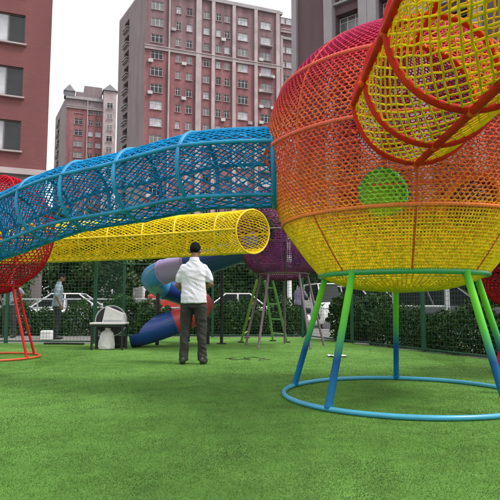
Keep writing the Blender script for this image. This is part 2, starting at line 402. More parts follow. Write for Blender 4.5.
# round rope reel behind it
rc = Vector((tx-.08, ty+.42, .52)); r = thing('rope_reel', 'large dark round reel with a pale rim standing behind the low table', 'reel', (rc.x, rc.y, 0))
ax = Vector((.25, -.95, .12)).normalized()
e1 = ax.orthogonal().normalized(); e2 = ax.cross(e1)
for s in (-1, 1):
    bm = MB(); c = rc+ax*.10*s; bm.tube([c-ax*.012, c+ax*.012], .30, 40); fl = bm.build('flange', M['black'], r)
    bm = MB(); bm.tube([c+(e1*math.cos(2*PI*k/40)+e2*math.sin(2*PI*k/40))*.30 for k in range(40)], .017, 8, True); bm.build('rim', M['steel'], fl)
bm = MB(); bm.tube([rc-ax*.09, rc+ax*.09], .20, 30); bm.build('drum', M['tyre'], r)
bm = MB()
for s in (-1, 1): bm.box((rc.x+s*.02, rc.y+s*.1, .115), (.5, .06, .23))
bm.build('stand', M['black'], r)
# sack under the table
sc_ = MB(); sx_, sy_ = tx-.05, ty+.0
sc_.loft([((sx_, sy_, .005), .15, .11), ((sx_, sy_, .06), .165, .12), ((sx_, sy_, .2), .15, .11), ((sx_+.01, sy_, .32), .12, .085), ((sx_+.02, sy_, .38), .05, .03), ((sx_+.02, sy_, .41), .07, .03)], 18)
sack = remeshed(sc_, 'sack', M['paper'], None, .012, 3, .012, 3.3); tag(sack, 'white plastic sack slumped under the low table', 'sack')
# white case by the fence
wb = at(47, 330, 13.5); r = thing('tool_case', 'small white case on the ground behind the left fence post', 'case', (wb.x, wb.y, 0))
bm = MB(); bm.bbox((wb.x, wb.y, .12), (.26, .2, .23), .02); bm.build('case_body', M['white'], r); bm = MB(); bm.tube([(wb.x-.07, wb.y, .235), (wb.x-.06, wb.y, .275), (wb.x+.06, wb.y, .275), (wb.x+.07, wb.y, .235)], .009, 6); bm.build('handle', M['black'], r)
# scrap of white sheet on the lawn
sp_ = ground(337, 356.5); bm = MB(); nx, ny = 12, 6; vs = []; fs = []
for lay in (0, 1):
    for i in range(nx+1):
        for j in range(ny+1):
            vs.append((sp_.x+(i/nx-.5)*.30, sp_.y+(j/ny-.5)*.30+.03*math.sin(i), .018+.005*math.sin(i*1.3)+.004*math.cos(j*1.7)-.002*lay))
w = ny+1
for lay in (0, 1):
    for i in range(nx):
        for j in range(ny): q = lay*(nx+1)*w+i*w+j; fs.append((q, q+1, q+w+1, q+w))
bm.add(vs, fs); tag(bm.build('plastic_scrap', M['paper'], None), 'crumpled white plastic scrap lying on the turf near the right fence', 'scrap')
# ------------------------------------------------------------------ setting: ground sheets
def sheet(name, pts, z, m):
    b = MB(); b.add([(x, y, z) for x, y in pts], [tuple(range(len(pts)))])
    return tag(b.build(name, m, None, False), kind='structure')
sheet('ground', [(-600, -60), (600, -60), (600, 900), (-600, 900)], -.13, M['earth'])
FEN = [(-9.5, 12.75), (-3.45, 12.3), (-3.40, 14.9), (1.4, 14.75), (4.95, 5.6), (4.95, -3)]
sheet('lawn', [(-9.5, -6), (4.95, -6), (4.95, 5.6), (1.4, 14.75), (-3.4, 14.9), (-3.45, 12.3), (-9.5, 12.75)], 0, M['lawn'])
b = MB()                                                               # pavement slab around the lawn with its kerb edge to the road
b.box((0, 7, -.064), (44, 26, .12)); tag(b.build('pavement', M['pave'], None, False), kind='structure')
sheet('road', [(-10.2, 20), (120, 20), (120, 32), (-10.2, 32)], -.12, M['asphalt'])
b = MB(); b.box((0, 39, -.06), (200, 14, .13)); b.box((-36.1, 26, -.061), (51.6, 11.9, .128)); tag(b.build('verge', M['pave'], None, False), kind='structure')

# turf blades over the near lawn
n = 430000
Y = 1.7 + 11.5*RNG.beta(1.35, 3.0, n)
X = RNG.uniform(-.62, .62, n)*(Y+.3)
hgt = RNG.uniform(.003, .0085, n); wd = RNG.uniform(.0010, .0018, n)*(1+.18*Y); ok = np.abs(X) < 4.7; X = np.where(ok, X, X*.6)
a = RNG.uniform(0, 2*PI, n); lean = RNG.uniform(.1, .9, n)*hgt; la = RNG.normal(.6, 1.1, n)
base = np.stack([X, Y, np.zeros(n)], 1); side = np.stack([np.cos(a), np.sin(a), np.zeros(n)], 1)*wd[:, None]
tip = base + np.stack([np.cos(la)*lean, np.sin(la)*lean, hgt], 1)
tag(quads_mesh('turf_blades', np.stack([base-side, base+side, tip], 1), M['blade'], None, 3), kind='stuff')

n = 150; X = RNG.uniform(-4, 4, n); Y = RNG.uniform(2.4, 12, n)
P_ = np.stack([X, Y, np.full(n, .016)], 1); a = RNG.uniform(0, 2*PI, n); sz = RNG.uniform(.008, .02, n)[:, None]
t_ = np.stack([np.cos(a), np.sin(a), RNG.normal(0, .15, n)], 1)*sz; w_ = np.stack([-np.sin(a), np.cos(a), RNG.normal(0, .25, n)], 1)*sz*.5
M['litter'] = mat('dry_leaf', (.16, .10, .035), .8, .4, 3, island=.4)
tag(quads_mesh('leaf_litter', np.stack([P_-t_, P_+w_, P_+t_, P_-w_], 1), M['litter']), kind='stuff')

# ------------------------------------------------------------------ climbing balls
def spline(pts, n):
    """Catmull-Rom through pts"""
    P = [np.array(p, float) for p in pts]; P = [2*P[0]-P[1]] + P + [2*P[-1]-P[-2]]; out = []
    m = len(P)-3
    for i in range(n+1):
        t = i/n*m; k = min(int(t), m-1); t -= k; p0, p1, p2, p3 = P[k:k+4]
        out.append(.5*((2*p1)+(-p0+p2)*t+(2*p0-5*p1+4*p2-p3)*t*t+(-p0+3*p1-3*p2+p3)*t**3))
    return np.array(out)
def ring_path(c, r, n, z=None):
    return [(c[0]+r*math.cos(2*PI*k/n), c[1]+r*math.sin(2*PI*k/n), c[2] if z is None else z) for k in range(n)]
def honey(ncol, nrow, surf, jit=.12):
    """hexagonal net on a wrapped surface surf(u 0..1, v 0..1)"""
    I, J = np.meshgrid(np.arange(ncol), np.arange(nrow+1), indexing='ij')
    ev = ((I+J) % 2 == 0)
    U = (I + RNG.uniform(-jit, jit, I.shape))/ncol; V = (J + np.where(ev, .17, -.17) + RNG.uniform(-jit, jit, I.shape))/nrow
    V = np.clip(V, 0, 1); P = surf(U, V)
    a1 = P.reshape(-1, 3); b1 = np.roll(P, -1, axis=0).reshape(-1, 3)
    msk = ev[:, :-1]; a2 = P[:, :-1][msk]; b2 = P[:, 1:][msk]
    return np.concatenate([a1, a2]), np.concatenate([b1, b2])
def square(ncol, nrow, surf, jit=.1, wrap=True):
    I, J = np.meshgrid(np.arange(ncol), np.arange(nrow+1), indexing='ij')
    U = (I + RNG.uniform(-jit, jit, I.shape))/ncol; V = np.clip((J + RNG.uniform(-jit, jit, I.shape))/nrow, 0, 1); P = surf(U, V)
    Q = np.roll(P, -1, axis=0)
    if not wrap: a1, b1 = P[:-1].reshape(-1, 3), P[1:].reshape(-1, 3)
    else: a1, b1 = P.reshape(-1, 3), Q.reshape(-1, 3)
    return np.concatenate([a1, P[:, :-1].reshape(-1, 3)]), np.concatenate([b1, P[:, 1:].reshape(-1, 3)])
def diamond(ncol, nrow, surf, jit=.12):
    I, J = np.meshgrid(np.arange(ncol), np.arange(nrow+1), indexing='ij')
    U = (I + .5*(J % 2) + RNG.uniform(-jit, jit, I.shape))/ncol; V = np.clip((J + RNG.uniform(-jit, jit, I.shape))/nrow, 0, 1); P = surf(U, V)
    a, bs = [], []
    for j in range(nrow):
        s = 1 if j % 2 else -1
        a += [P[:, j], P[:, j]]; bs += [P[:, j+1], np.roll(P[:, j+1], -s, axis=0)]
    return np.concatenate(a), np.concatenate(bs)
def cull(A, B, ports):
    """drop the net where a tunnel enters: ports = (centre, outward direction, radius)"""
    Mid = (A+B)/2; keep = np.ones(len(Mid), bool)
    for c, d, r in ports:
        c = np.array(c); d = np.array(d)/np.linalg.norm(d); v = Mid-c; t = v@d
        rad = np.linalg.norm(v-t[:, None]*d, axis=1); keep &= ~((rad < r) & (np.abs(t) < .6))
    return A[keep], B[keep]
def beaded(c, r, z, tube=.02, bead=.032):
    nb = max(24, int(2*PI*r/bead)); ps = ring_path(c, r, nb*3, z); rr = [tube*(1.12 if k % 3 else .82) for k in range(nb*3)]
    return ps, rr

def profile_fn(pts):
    dense = spline(pts, 240); seg = np.linalg.norm(np.diff(dense, axis=0), axis=1); s = np.concatenate([[0], np.cumsum(seg)]); L = s[-1]
    def f(v): return np.interp(v*L, s, dense[:, 0]), np.interp(v*L, s, dense[:, 1])
    f.L = L; return f
def leg_part(root, a, b, rad, m): 
    bm = MB(); a, b = Vector(a), Vector(b)
    bm.tube([a, a.lerp(b, .33), a.lerp(b, .66), b], rad, 12)
    for p, q in ((a, b), (b, a)): d = (q-p).normalized(); bm.tube([p+d*.012, p+d*.03, p+d*.045], [rad*1.14, rad*1.12, rad*1.0], 12)
    return bm.build('leg', m, root)

def climbing_ball(label, C, zs, bands, ring_z, ring_mats, ribs, rib_mat, legs, leg_mat, base_r, base_z, base_mat, foot_r, ground_mat, ports, port_specs, scale=1.0, ropes=.006, bowl=None, rib_a0=0, leg_r=.031, ground=True, panel=None):
    """C ground centre; zs profile points (r, z); bands: (z_lo, z_hi, kind, cell, material)"""
    root = thing('climbing_ball', label, 'climbing ball', (C[0], C[1], 0))
    dense = spline(zs, 300)
    rz = lambda z: float(np.interp(z, dense[:, 1], dense[:, 0]))
    for z0, z1, kind, cell, m in bands:
        pts = [(rz(z), z) for z in np.linspace(z0, z1, 24)]
        f = profile_fn(pts)
        rm = max(p[0] for p in pts)
        nc = int(2*PI*rm/cell/2)*2; nr = max(3, int(f.L/(cell*(1.1 if kind == 'hex' else 1))))
        def surf(U, V, f=f):
            r, z = f(V); t = 2*PI*U
            return np.stack([C[0]+r*np.cos(t), C[1]+r*np.sin(t), z], -1)
        A, B = (honey if kind == 'hex' else square if kind == 'square' else diamond)(nc, nr, surf)
        A, B = cull(A, B, ports)
        if panel:
            q, pr_, pm, pl = panel; inp = np.linalg.norm((A+B)/2-np.array(q), axis=1) < pr_
            if inp.any(): net_mesh('woven_panel', A[inp], B[inp], ropes, pm if z0 > 1.6 else pl, root, 4); A, B = A[~inp], B[~inp]
        net_mesh('net', A, B, ropes, m, root, 4)
    if bowl:
        f = profile_fn([(base_r, base_z), (base_r*.8, base_z-.07*scale), (base_r*.5, base_z-.13*scale), (.03, base_z-.155*scale)])
        def surf(U, V):
            r, z = f(V); t = 2*PI*U
            return np.stack([C[0]+r*np.cos(t), C[1]+r*np.sin(t), z], -1)
        A, B = square(int(base_r*2*PI/.05), int(f.L/.04), surf); net_mesh('bottom_net', A, B, ropes, bowl, root, 4)
    for z, m in zip(ring_z, ring_mats):
        ps, rr = beaded((C[0], C[1], 0), rz(z)+.006, z, .017*scale); bm = MB(); bm.tube(ps, rr, 8, True); bm.build('ring', m, root)
    zt = zs[-1][1]
    for k in range(ribs):
        a = rib_a0 + 2*PI*k/ribs; ps, rr = [], []
        for i, z in enumerate(np.concatenate([np.linspace(base_z, zt-.35, 70), np.linspace(zt-.34, zt-.01, 24)])):
            r = rz(z)-.004; ps.append((C[0]+r*math.cos(a), C[1]+r*math.sin(a), z)); rr.append(.0125*scale*(1.15 if i % 2 else .9))
        seg = [[]]; 
        for p, q in zip(ps, rr):
            inside = False
            for c, d, r in ports:
                d = Vector(d).normalized(); v = Vector(p)-Vector(c); t = v.dot(d)
                if (v-d*t).length < r and abs(t) < .6: inside = True
            if inside: seg.append([])
            else: seg[-1].append((p, q))
        for s in seg:
            if len(s) > 2: bm = MB(); bm.tube([x[0] for x in s], [x[1] for x in s], 6); bm.build('rib', rib_mat, root)
    for c, d, r, m in port_specs:
        bm = MB(); d = Vector(d).normalized(); e = d.orthogonal().normalized(); g = d.cross(e); c = Vector(c)
        bm.tube([c+(e*math.cos(2*PI*k/48)+g*math.sin(2*PI*k/48))*r for k in range(48)], .03*scale, 8, True); bm.build('port_ring', m, root)
    bm = MB(); bm.tube(ring_path((C[0], C[1], base_z), base_r, 64), .026*scale, 10, True); bm.build('base_ring', base_mat, root)
    for a in legs:
        a = R(a); leg_part(root, (C[0]+base_r*math.cos(a), C[1]+base_r*math.sin(a), base_z+.01), (C[0]+foot_r*math.cos(a), C[1]+foot_r*math.sin(a), .02), leg_r*scale, leg_mat)
    if ground: bm = MB(); bm.tube(ring_path((C[0], C[1], .024), foot_r, 80), .021*scale, 10, True); bm.build('ground_ring', ground_mat, root)
    return root

# colours of rope and pipe
YEL = (.66, .50, .03); YGR = (.55, .52, .04); ORG = (.62, .13, .035); RED = (.52, .045, .035); MAG = (.50, .025, .12); GRN = (.05, .42, .04)
M['net_dome'] = mat('rope_magenta', (.62, .015, .10), .88, .2, 3, island=.25, spec=.15)
M['net_upper'] = mat('rope_red_orange', (.74, .085, .04), .88, .05, 1.3, island=.25, alt=(.78, .16, .035), spec=.15)
M['net_mid'] = mat('rope_orange', (.74, .10, .045), .88, .05, 1.4, island=.25, alt=(.78, .20, .03), spec=.15)
M['net_low'] = mat('rope_yellow', (.82, .60, .012), .88, .05, 1.4, island=.2, alt=(.80, .66, .02), spec=.15)
M['ring_pink'] = mat('rope_wrap_pink', (.75, .15, .11), .88, .12, 30, island=.0, spec=.15)
M['ring_orange'] = mat('rope_wrap_orange', (.78, .22, .06), .88, .15, 30, spec=.15)
M['rib'] = mat('rope_wrap_rust', (.55, .10, .04), .88, .25, 12, spec=.15)
M['leg_grad'] = zramp_mat('pipe_green_to_blue', [(0, (.004, .15, .32)), (.18, (.004, .13, .31)), (.40, (.003, .075, .24)), (.66, (.09, .48, .05)), (.95, (.16, .62, .03)), (1.2, (.04, .40, .05))], .5, 0, 3, .04, 0)
M['pipe_green'] = mat('pipe_green', (.03, .30, .09), .35, .1, 4, coat=.3)
M['pipe_cyan'] = mat('pipe_light_blue', (.06, .36, .55), .35, .12, 3, coat=.2)
M['pipe_red'] = mat('pipe_red', (.52, .012, .014), .5, .12, 4, spec=.3)
M['pipe_hot'] = mat('pipe_red_orange', (.50, .012, .008), .6, .1, 5, spec=.15, alt=(.60, .035, .010))

M['net_green'] = mat('rope_green', (.26, .52, .05), .88, .15, 3, island=.25, spec=.15)
M['net_lime'] = mat('rope_lime', (.62, .62, .03), .88, .1, 3, island=.25, spec=.15)
C0 = (1.45, 5.27)
M['net_ball'] = zramp_mat('rope_sunset', [(1.0, (.95, .68, .020)), (1.50, (.94, .63, .018)), (1.63, (.80, .36, .018)), (1.78, (.76, .20, .040)), (2.15, (.70, .095, .055)), (2.45, (.74, .155, .055)), (2.70, (.66, .07, .05)), (2.93, (.48, .02, .06)), (3.1, (.44, .010, .075)), (3.6, (.40, .008, .075))], .65, .28, 1.1, .34)
ZS = [(.77, 1.13), (.900, 1.29), (1.018, 1.455), (1.125, 1.62), (1.245, 1.95), (1.30, 2.30), (1.26, 2.62), (1.14, 2.92), (.86, 3.24), (.5, 3.46), (.04, 3.56)]
AX_N = [at(415, 104, 3.95), at(415, 104, 3.95)+Vector((-.036, -1.1, 0))]; AX_D = (AX_N[1]-AX_N[0]).normalized(); RN = .445
port_near = (AX_N[0], AX_D, RN)
BLUE = [at(274, 168, 5.25), at(232, 169, 5.28), at(192, 172.5, 5.45), at(130, 187, 5.85), at(65, 201, 6.3), at(0, 228, 7.06), at(-24, 238, 7.9), at(-22, 242, 8.5)]
port_blue = (BLUE[0], BLUE[0]-BLUE[1], .385)
PUR = (.70, 11.3); RR = (3.62, 6.9)
ga = R(92); pg = Vector((C0[0]+1.27*math.cos(R(83)), C0[1]+1.27*math.sin(R(83)), 2.18)); dg = Vector((PUR[0]+.1, PUR[1]-.95, 2.2))-pg
pr = Vector((C0[0]+1.22*math.cos(R(36)), C0[1]+1.22*math.sin(R(36)), 1.97)); dr = Vector((RR[0], RR[1], 1.45))-pr
ports = [port_near, port_blue, (pg, dg, .30), (pr, dr, .33)]
climbing_ball('big orange and yellow rope net ball on green and blue legs', C0, ZS,
    [(2.92, 3.555, 'hex', .033, M['net_ball']), (2.30, 2.92, 'hex', .030, M['net_ball']), (1.62, 2.30, 'hex', .027, M['net_ball']), (1.135, 1.62, 'square', .030, M['net_ball'])],
    [2.92, 2.30, 1.62], [M['ring_pink'], M['ring_pink'], M['ring_orange']], 8, M['rib'], [79, 151, 223, 297, 8], M['leg_grad'], .77, 1.13, M['pipe_green'], 1.13, M['pipe_cyan'],
    ports, [(pr, dr, .33, M['ring_orange']), (pg, dg, .30, M['pipe_green'])], ropes=.0074, bowl=M['net_ball'], panel=(at(384, 191, 4.22), .19, M['net_green'], M['net_lime']), rib_a0=R(261))

M['net_red'] = mat('rope_red', (.36, .007, .018), .88, .25, 2, island=.35, spec=.15)
M['pipe_orange'] = mat('pipe_orange_red', (.55, .09, .03), .4, .15, 4)
LR = at(-3, 250, 8.95); LR = (LR.x, LR.y)
ZL = [(.36, 1.16), (.62, 1.36), (.80, 1.65), (.88, 2.05), (.80, 2.45), (.55, 2.78), (.28, 2.93), (.03, 2.98)]
port_lr = (BLUE[-1], BLUE[-2]-BLUE[-1], .36)
climbing_ball('dark red rope net ball on thin red legs behind the blue tunnel', LR, ZL,
    [(1.17, 2.05, 'hex', .05, M['net_red']), (2.05, 2.97, 'hex', .05, M['net_red'])], [2.05], [M['pipe_red']], 8, M['pipe_red'], [-22, 50, 122, 194, 266], M['pipe_red'], .36, 1.16, M['pipe_red'], .72, M['pipe_orange'],
    [port_lr], [], scale=.85, ropes=.007, bowl=M['net_red'], leg_r=.026)
M['net_pur'] = mat('rope_purple', (.17, .05, .22), .88, .2, 3, island=.3, alt=(.28, .055, .16), spec=.15)
M['pipe_mauve'] = mat('pipe_mauve_grey', (.20, .13, .17), .45, .15, 4)
ZP = [(.5, 1.49), (.72, 1.62), (.93, 1.92), (1.0, 2.3), (.92, 2.7), (.68, 3.05), (.35, 3.25), (.03, 3.3)]
YEND = at(250, 232, 10.45)
climbing_ball('purple rope net ball on mauve legs beside the yellow tunnel', PUR, ZP,
    [(1.5, 2.3, 'square', .042, M['net_pur']), (2.3, 3.29, 'hex', .05, M['net_pur'])], [2.3], [M['pipe_mauve']], 8, M['pipe_mauve'], [230, 302, 14, 86, 158], M['pipe_mauve'], .5, 1.49, M['pipe_mauve'], .85, M['pipe_mauve'],
    [(YEND, (-.7, -.6, 0), .4)], [], scale=.9, ropes=.008, bowl=M['net_pur'], leg_r=.027, ground=False)
ZR = [(.4, .80), (.62, 1.0), (.72, 1.35), (.62, 1.7), (.35, 1.95), (.03, 2.03)]
climbing_ball('small dark red rope net ball low at the right edge beside the green fence', RR, ZR,
    [(.81, 2.02, 'hex', .042, M['net_red'])], [1.35], [M['pipe_red']], 8, M['pipe_red'], [30, 102, 174, 246, 318], M['pipe_red'], .4, .80, M['pipe_red'], .55, M['pipe_orange'],
    [], [], scale=.85, ropes=.008, bowl=M['net_red'])

# ------------------------------------------------------------------ net tunnels
def tunnel(label, pts, rad, hoop_s, rails, pipe_m, nets, pipe_r=.018, samples=80, hoop_r=None, knots=None):
    """nets: (angle from, angle to, kind, cell, rope radius, material), angles seen along the path, 0 = right of travel, 90 = up"""
    path = spline(pts, samples); seg = np.linalg.norm(np.diff(path, axis=0), axis=1); s = np.concatenate([[0], np.cumsum(seg)]); L = s[-1]
    def frame(v):
        sv = np.clip(np.asarray(v, float), 0, 1)*L
        p = np.stack([np.interp(sv, s, path[:, k]) for k in range(3)], -1)
        q = np.stack([np.interp(np.minimum(sv+.03, L), s, path[:, k]) for k in range(3)], -1) - np.stack([np.interp(np.maximum(sv-.03, 0), s, path[:, k]) for k in range(3)], -1)
        t = q/np.linalg.norm(q, axis=-1, keepdims=True); r = np.cross(t, np.array([0, 0, 1.])); r /= np.linalg.norm(r, axis=-1, keepdims=True); u = np.cross(r, t)
        return p, r, u
    mid = path[len(path)//2]
    root = thing('net_tunnel', label, 'net tunnel', (float(mid[0]), float(mid[1]), 0))
    def pt(v, ang, k=1.0):
        p, r, u = frame(v); ang = np.asarray(ang, float)
        return p + rad*np.asarray(k)[..., None]*(r*np.cos(ang)[..., None] + u*np.sin(ang)[..., None])
    for h in hoop_s:
        bm = MB(); bm.tube([pt(np.array(h), np.array(2*PI*k/48)) for k in range(48)], hoop_r or pipe_r*.85, 10, True); bm.build('hoop', pipe_m, root)
    for a in rails:
        bm = MB(); bm.tube([pt(np.array(k/70), np.array(R(a)), 1.02) for k in range(71)], pipe_r, 10); bm.build('rail', pipe_m, root)
    if knots:
        for h in hoop_s:
            for a in rails:
                q = pt(np.array(h), np.array(R(a)), 1.01); bm = MB(); bm.ball(q, (.036, .036, .036), 10, 7); bm.ball(q + RNG.normal(0, .016, 3), .024, 8, 6); bm.build('knot', knots, root)
    for a0, a1, kind, cell, rr, m in nets:
        full = abs(a1-a0) >= 359; w = rad*R(a1-a0)
        nc = max(4, int(w/cell)); nc += nc % 2; nr = int(L/cell); nr += nr % 2
        def surf(U, V):
            if not full: U = np.clip(U*nc/(nc-1), 0, 1)
            sag = 1 - .016*np.sin(U*PI*8)**2
            return pt(V, R(a0)+U*R(a1-a0), sag*.995)
        if kind == 'square': A, B = square(nc, nr, surf, .11, full)
        elif kind == 'rows':
            A, B = square(nc, nr, surf, .42, full); A, B = A[:nc*(nr+1)], B[:nc*(nr+1)]
        elif kind == 'hex':
            A, B = honey(nc, nr, surf, .14)
        else: A, B = diamond(nc, nr, surf, .12)
        if not full:
            ok = np.linalg.norm(A-B, axis=1) < cell*2.2; A, B = A[ok], B[ok]
        net_mesh('net', A, B, rr, m, root, 5)
    return root
M['pipe_blue'] = mat('pipe_teal_blue', (.008, .20, .42), .45, .15, 3, spec=.4, alt=(.015, .30, .55))
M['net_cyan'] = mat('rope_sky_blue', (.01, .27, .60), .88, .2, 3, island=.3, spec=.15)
M['net_shaded_blue'] = mat('rope_shaded_blue', (.008, .14, .42), .88, .2, 2, island=.35, alt=(.008, .22, .42), spec=.15)  # lower rope coloured deeper to carry the shade of the tunnel's underside
tunnel('sky blue rope net tunnel curving from the big orange ball to the red ball', BLUE, .385,
    [0.0, .135, .27, .40, .52, .64, .755, .87, 1.0], [92, 155, 232, 300, 20], M['pipe_blue'],
    [(20, 156, 'diamond', .048, .0068, M['net_cyan']), (156, 232, 'diamond', .080, .0062, M['net_shaded_blue']), (232, 300, 'diamond', .080, .0062, M['net_shaded_blue']), (-60, 20, 'diamond', .075, .0066, M['net_cyan'])], .021, hoop_r=.0235)
M['knot'] = mat('rope_knot_orange', (.70, .10, .02), .88, .25, 30, spec=.15)
M['net_lemon'] = mat('rope_lemon', (.84, .62, .012), .88, .12, 3, island=.25, spec=.15)
M['net_lemon_near'] = mat('rope_lemon_near', (.94, .62, .012), .88, .05, 2.2, island=.2, bump=.5, bscale=180, alt=(.82, .60, .01), spec=.15)
far = AX_N[0]; dirn = AX_D; ln = 5.6
NEAR = [far, far+dirn*ln*.25, far+dirn*ln*.5, far+dirn*ln*.75, far+dirn*ln]
tn = lambda Yv: (far.y-Yv)/abs(dirn.y)/ln
tunnel('near yellow rope net tunnel with red hoops leading from the big ball past the camera', NEAR, RN,
    [0.0, tn(3.5), tn(2.85), tn(1.55), tn(.9), tn(.2), tn(-.5), 1.0], [180, 270, 0, 90], M['pipe_hot'], [(0, 360, 'diamond', .066, .0062, M['net_lemon_near'])], .025, hoop_r=.0235, knots=M['knot'])
M['pipe_yellow'] = mat('pipe_yellow', (.82, .58, .012), .4, .1, 4, coat=.2)
YT = [at(253, 231.6, 9.95), at(240, 232.6, 10.22), at(222, 234, 10.42), at(190, 236, 10.6), at(130, 239.5, 10.85), at(50, 243, 11.3), at(-40, 246, 11.9)]
tunnel('lemon yellow rope net tunnel running behind the blue tunnel to the purple ball', YT, .40,
    [0.0, .11, .24, .335, .44, .53, .63, .76, .88, 1.0], [90, 178, 250, 310, 0], M['pipe_yellow'], [(0, 360, 'diamond', .062, .0085, M['net_lemon'])], .018)
ball0 = [o for o in bpy.data.objects if o.name == 'climbing_ball'][0]
ex = Vector(dg).normalized(); e1 = ex.orthogonal().normalized(); e2 = ex.cross(e1)
def cap_surf(U, V):
    t = 2*PI*U; rr = .30*(1-V*.985); bulge = .10*(1-(rr/.30)**2)
    return np.array(pg) + rr[..., None]*(np.cos(t)[..., None]*np.array(e1)+np.sin(t)[..., None]*np.array(e2)) + bulge[..., None]*np.array(ex)
A, B = honey(62, 13, cap_surf, .12); net_mesh('port_net', A, B, .0095, M['net_green'], ball0, 5)
M['net_maroon'] = mat('rope_maroon', (.20, .012, .02), .88, .15, 3, island=.3, spec=.15)
RT = [pr, pr+dr*.4, pr+dr*.72]
tunnel('short maroon rope net tunnel from the big ball down to the small red ball', RT, .33, [0, .33, .66, 1], [90, 180, 270, 0], M['pipe_red'], [(0, 360, 'hex', .036, .008, M['net_maroon'])], .016)

# ------------------------------------------------------------------ tube slide
M['sl_navy'] = mat('slide_dark_blue', (.008, .045, .24), .35, .15, 2, coat=.3)
M['sl_sky'] = mat('slide_light_blue', (.04, .28, .62), .35, .12, 2, coat=.3)
M['sl_lilac'] = mat('slide_lilac', (.40, .31, .66), .4, .08, 2, coat=.3)
M['sl_red'] = mat('slide_red', (.42, .03, .035), .35, .12, 2, coat=.3)
SP = [(.15, 11.25, 2.12), (-.25, 11.2, 1.94), (-.8, 11.3, 1.76), (-1.3, 11.35, 1.66), (-1.76, 11.45, 1.55), (-2.08, 11.8, 1.43), (-2.02, 12.3, 1.28), (-1.6, 12.6, 1.12), (-1.25, 12.55, .98), (-1.06, 12.15, .86), (-1.12, 11.7, .74), (-1.3, 11.45, .60), (-1.75, 11.35, .42), (-2.2, 11.3, .30), (-2.42, 11.28, .27)]
sl = thing('tube_slide', 'curling tube slide in dark blue, lilac, light blue and red behind the man', 'slide', (-1.5, 11.9, 0))
den = spline(SP, 140); cuts = [(0, 30, 'sl_navy'), (31, 40, 'sl_lilac'), (41, 62, 'sl_sky'), (63, 72, 'sl_navy'), (73, 115, 'sl_red'), (116, 140, 'sl_navy')]
for k0, k1, mn in cuts:
    bm = MB(); P = [den[k] for k in range(k0, min(k1+2, 141))]
    if k1 < 140: bm.tube(P, .25, 24, cap=False); bm.build('tube_section', M[mn], sl)
    else:                                                     # open run-out: lower part of the tube only, widening to the mouth
        nP = len(P); vs, fs = [], []; na = 16
        for layer in (0, 1):
            for i, p in enumerate(P):
                t = Vector(P[min(i+1, nP-1)]-P[max(i-1, 0)]).normalized(); rgt = t.cross(Vector((0, 0, 1))).normalized(); up = rgt.cross(t)
                op = min(1, max(0, (i-4)/12)); half = R(180-95*op)
                for k in range(na+1):
                    a = -PI/2 - half + 2*half*k/na; rr = (.25+.06*op) - .02*layer
                    vs.append(Vector(p) + rgt*rr*math.cos(a) + up*rr*math.sin(a)*(1-.12*op))
        w = na+1
        for layer in (0, 1):
            for i in range(nP-1):
                for k in range(na): q = layer*nP*w+i*w+k; fs.append((q, q+1, q+w+1, q+w))
        for i in range(nP-1):
            for k in (0, na): q = i*w+k; fs.append((q, q+w, q+w+nP*w, q+nP*w))
        for k in range(na): q = (nP-1)*w+k; fs.append((q, q+1, q+1+nP*w, q+nP*w))
        bm.add(vs, fs); bm.build('run_out', M[mn], sl)
for k in (31, 41, 63, 73, 116):                                # flanges where the sections bolt together
    t = den[k+1]-den[k-1]; t /= np.linalg.norm(t)
    bm = MB(); bm.tube([den[k]-t*.016, den[k]+t*.016],  .268, 24); bm.build('flange', M['sl_lilac'] if k < 60 else M['sl_navy'], sl)
bm = MB(); pst = ground(221.5, 344)
bm.tube([(pst.x, pst.y, 0), (pst.x, pst.y, 1.72)], .035, 10); bm.tube([(pst.x, pst.y, 1.66), (pst.x-.15, pst.y-.1, 1.69), (pst.x-.3, pst.y-.25, 1.55)], .022, 8); bm.box((pst.x, pst.y, .01), (.2, .2, .02)); 
bm.build('support_post', M['black'], sl)
for x, y, h in ((-1.98, 11.85, 1.1), (-.92, 12.1, .58)):
    bm = MB(); bm.tube([(x, y, 0), (x, y, h)], .04, 10); bm.build('support_post', M['black'], sl)

# ladders up into the purple ball
M['pipe_pale_green'] = mat('pipe_pale_green', (.22, .42, .16), .45, .15, 4)
M['pipe_lime'] = mat('pipe_lime', (.30, .40, .10), .45, .15, 4)
def ladder(label, f0, f1, t0, t1, m, rungs):
    f0, f1, t0, t1 = map(Vector, (f0, f1, t0, t1))
    root = thing('climbing_ladder', label, 'ladder', tuple((f0+f1)/2), 0, 'ladders under the purple ball')
    for a, b in ((f0, t0), (f1, t1)):
        bm = MB(); bm.tube([a, b], .026, 10); bm.build('rail', m, root)
        bm = MB(); bm.box((a.x, a.y, .012), (.14, .12, .02)); bm.build('foot_plate', M['black'], root)
    for k in range(rungs):
        t = (k+.6)/rungs; bm = MB(); bm.tube([f0.lerp(t0, t), f1.lerp(t1, t)], .017, 8); bm.build('rung', m, root)
    return root
ladder('pale green ladder with wide rungs, right of the mauve leg under the purple ball', ground(273, 341), ground(287, 342.5), at(265, 281, 11.15), at(273, 281, 11.25), M['pipe_pale_green'], 4)
ladder('yellowish lime ladder leaning left, seen almost edge-on under the purple ball', ground(241, 342.5), ground(247, 338), at(257, 280, 11.1), at(260, 280, 11.6), M['pipe_lime'], 4)

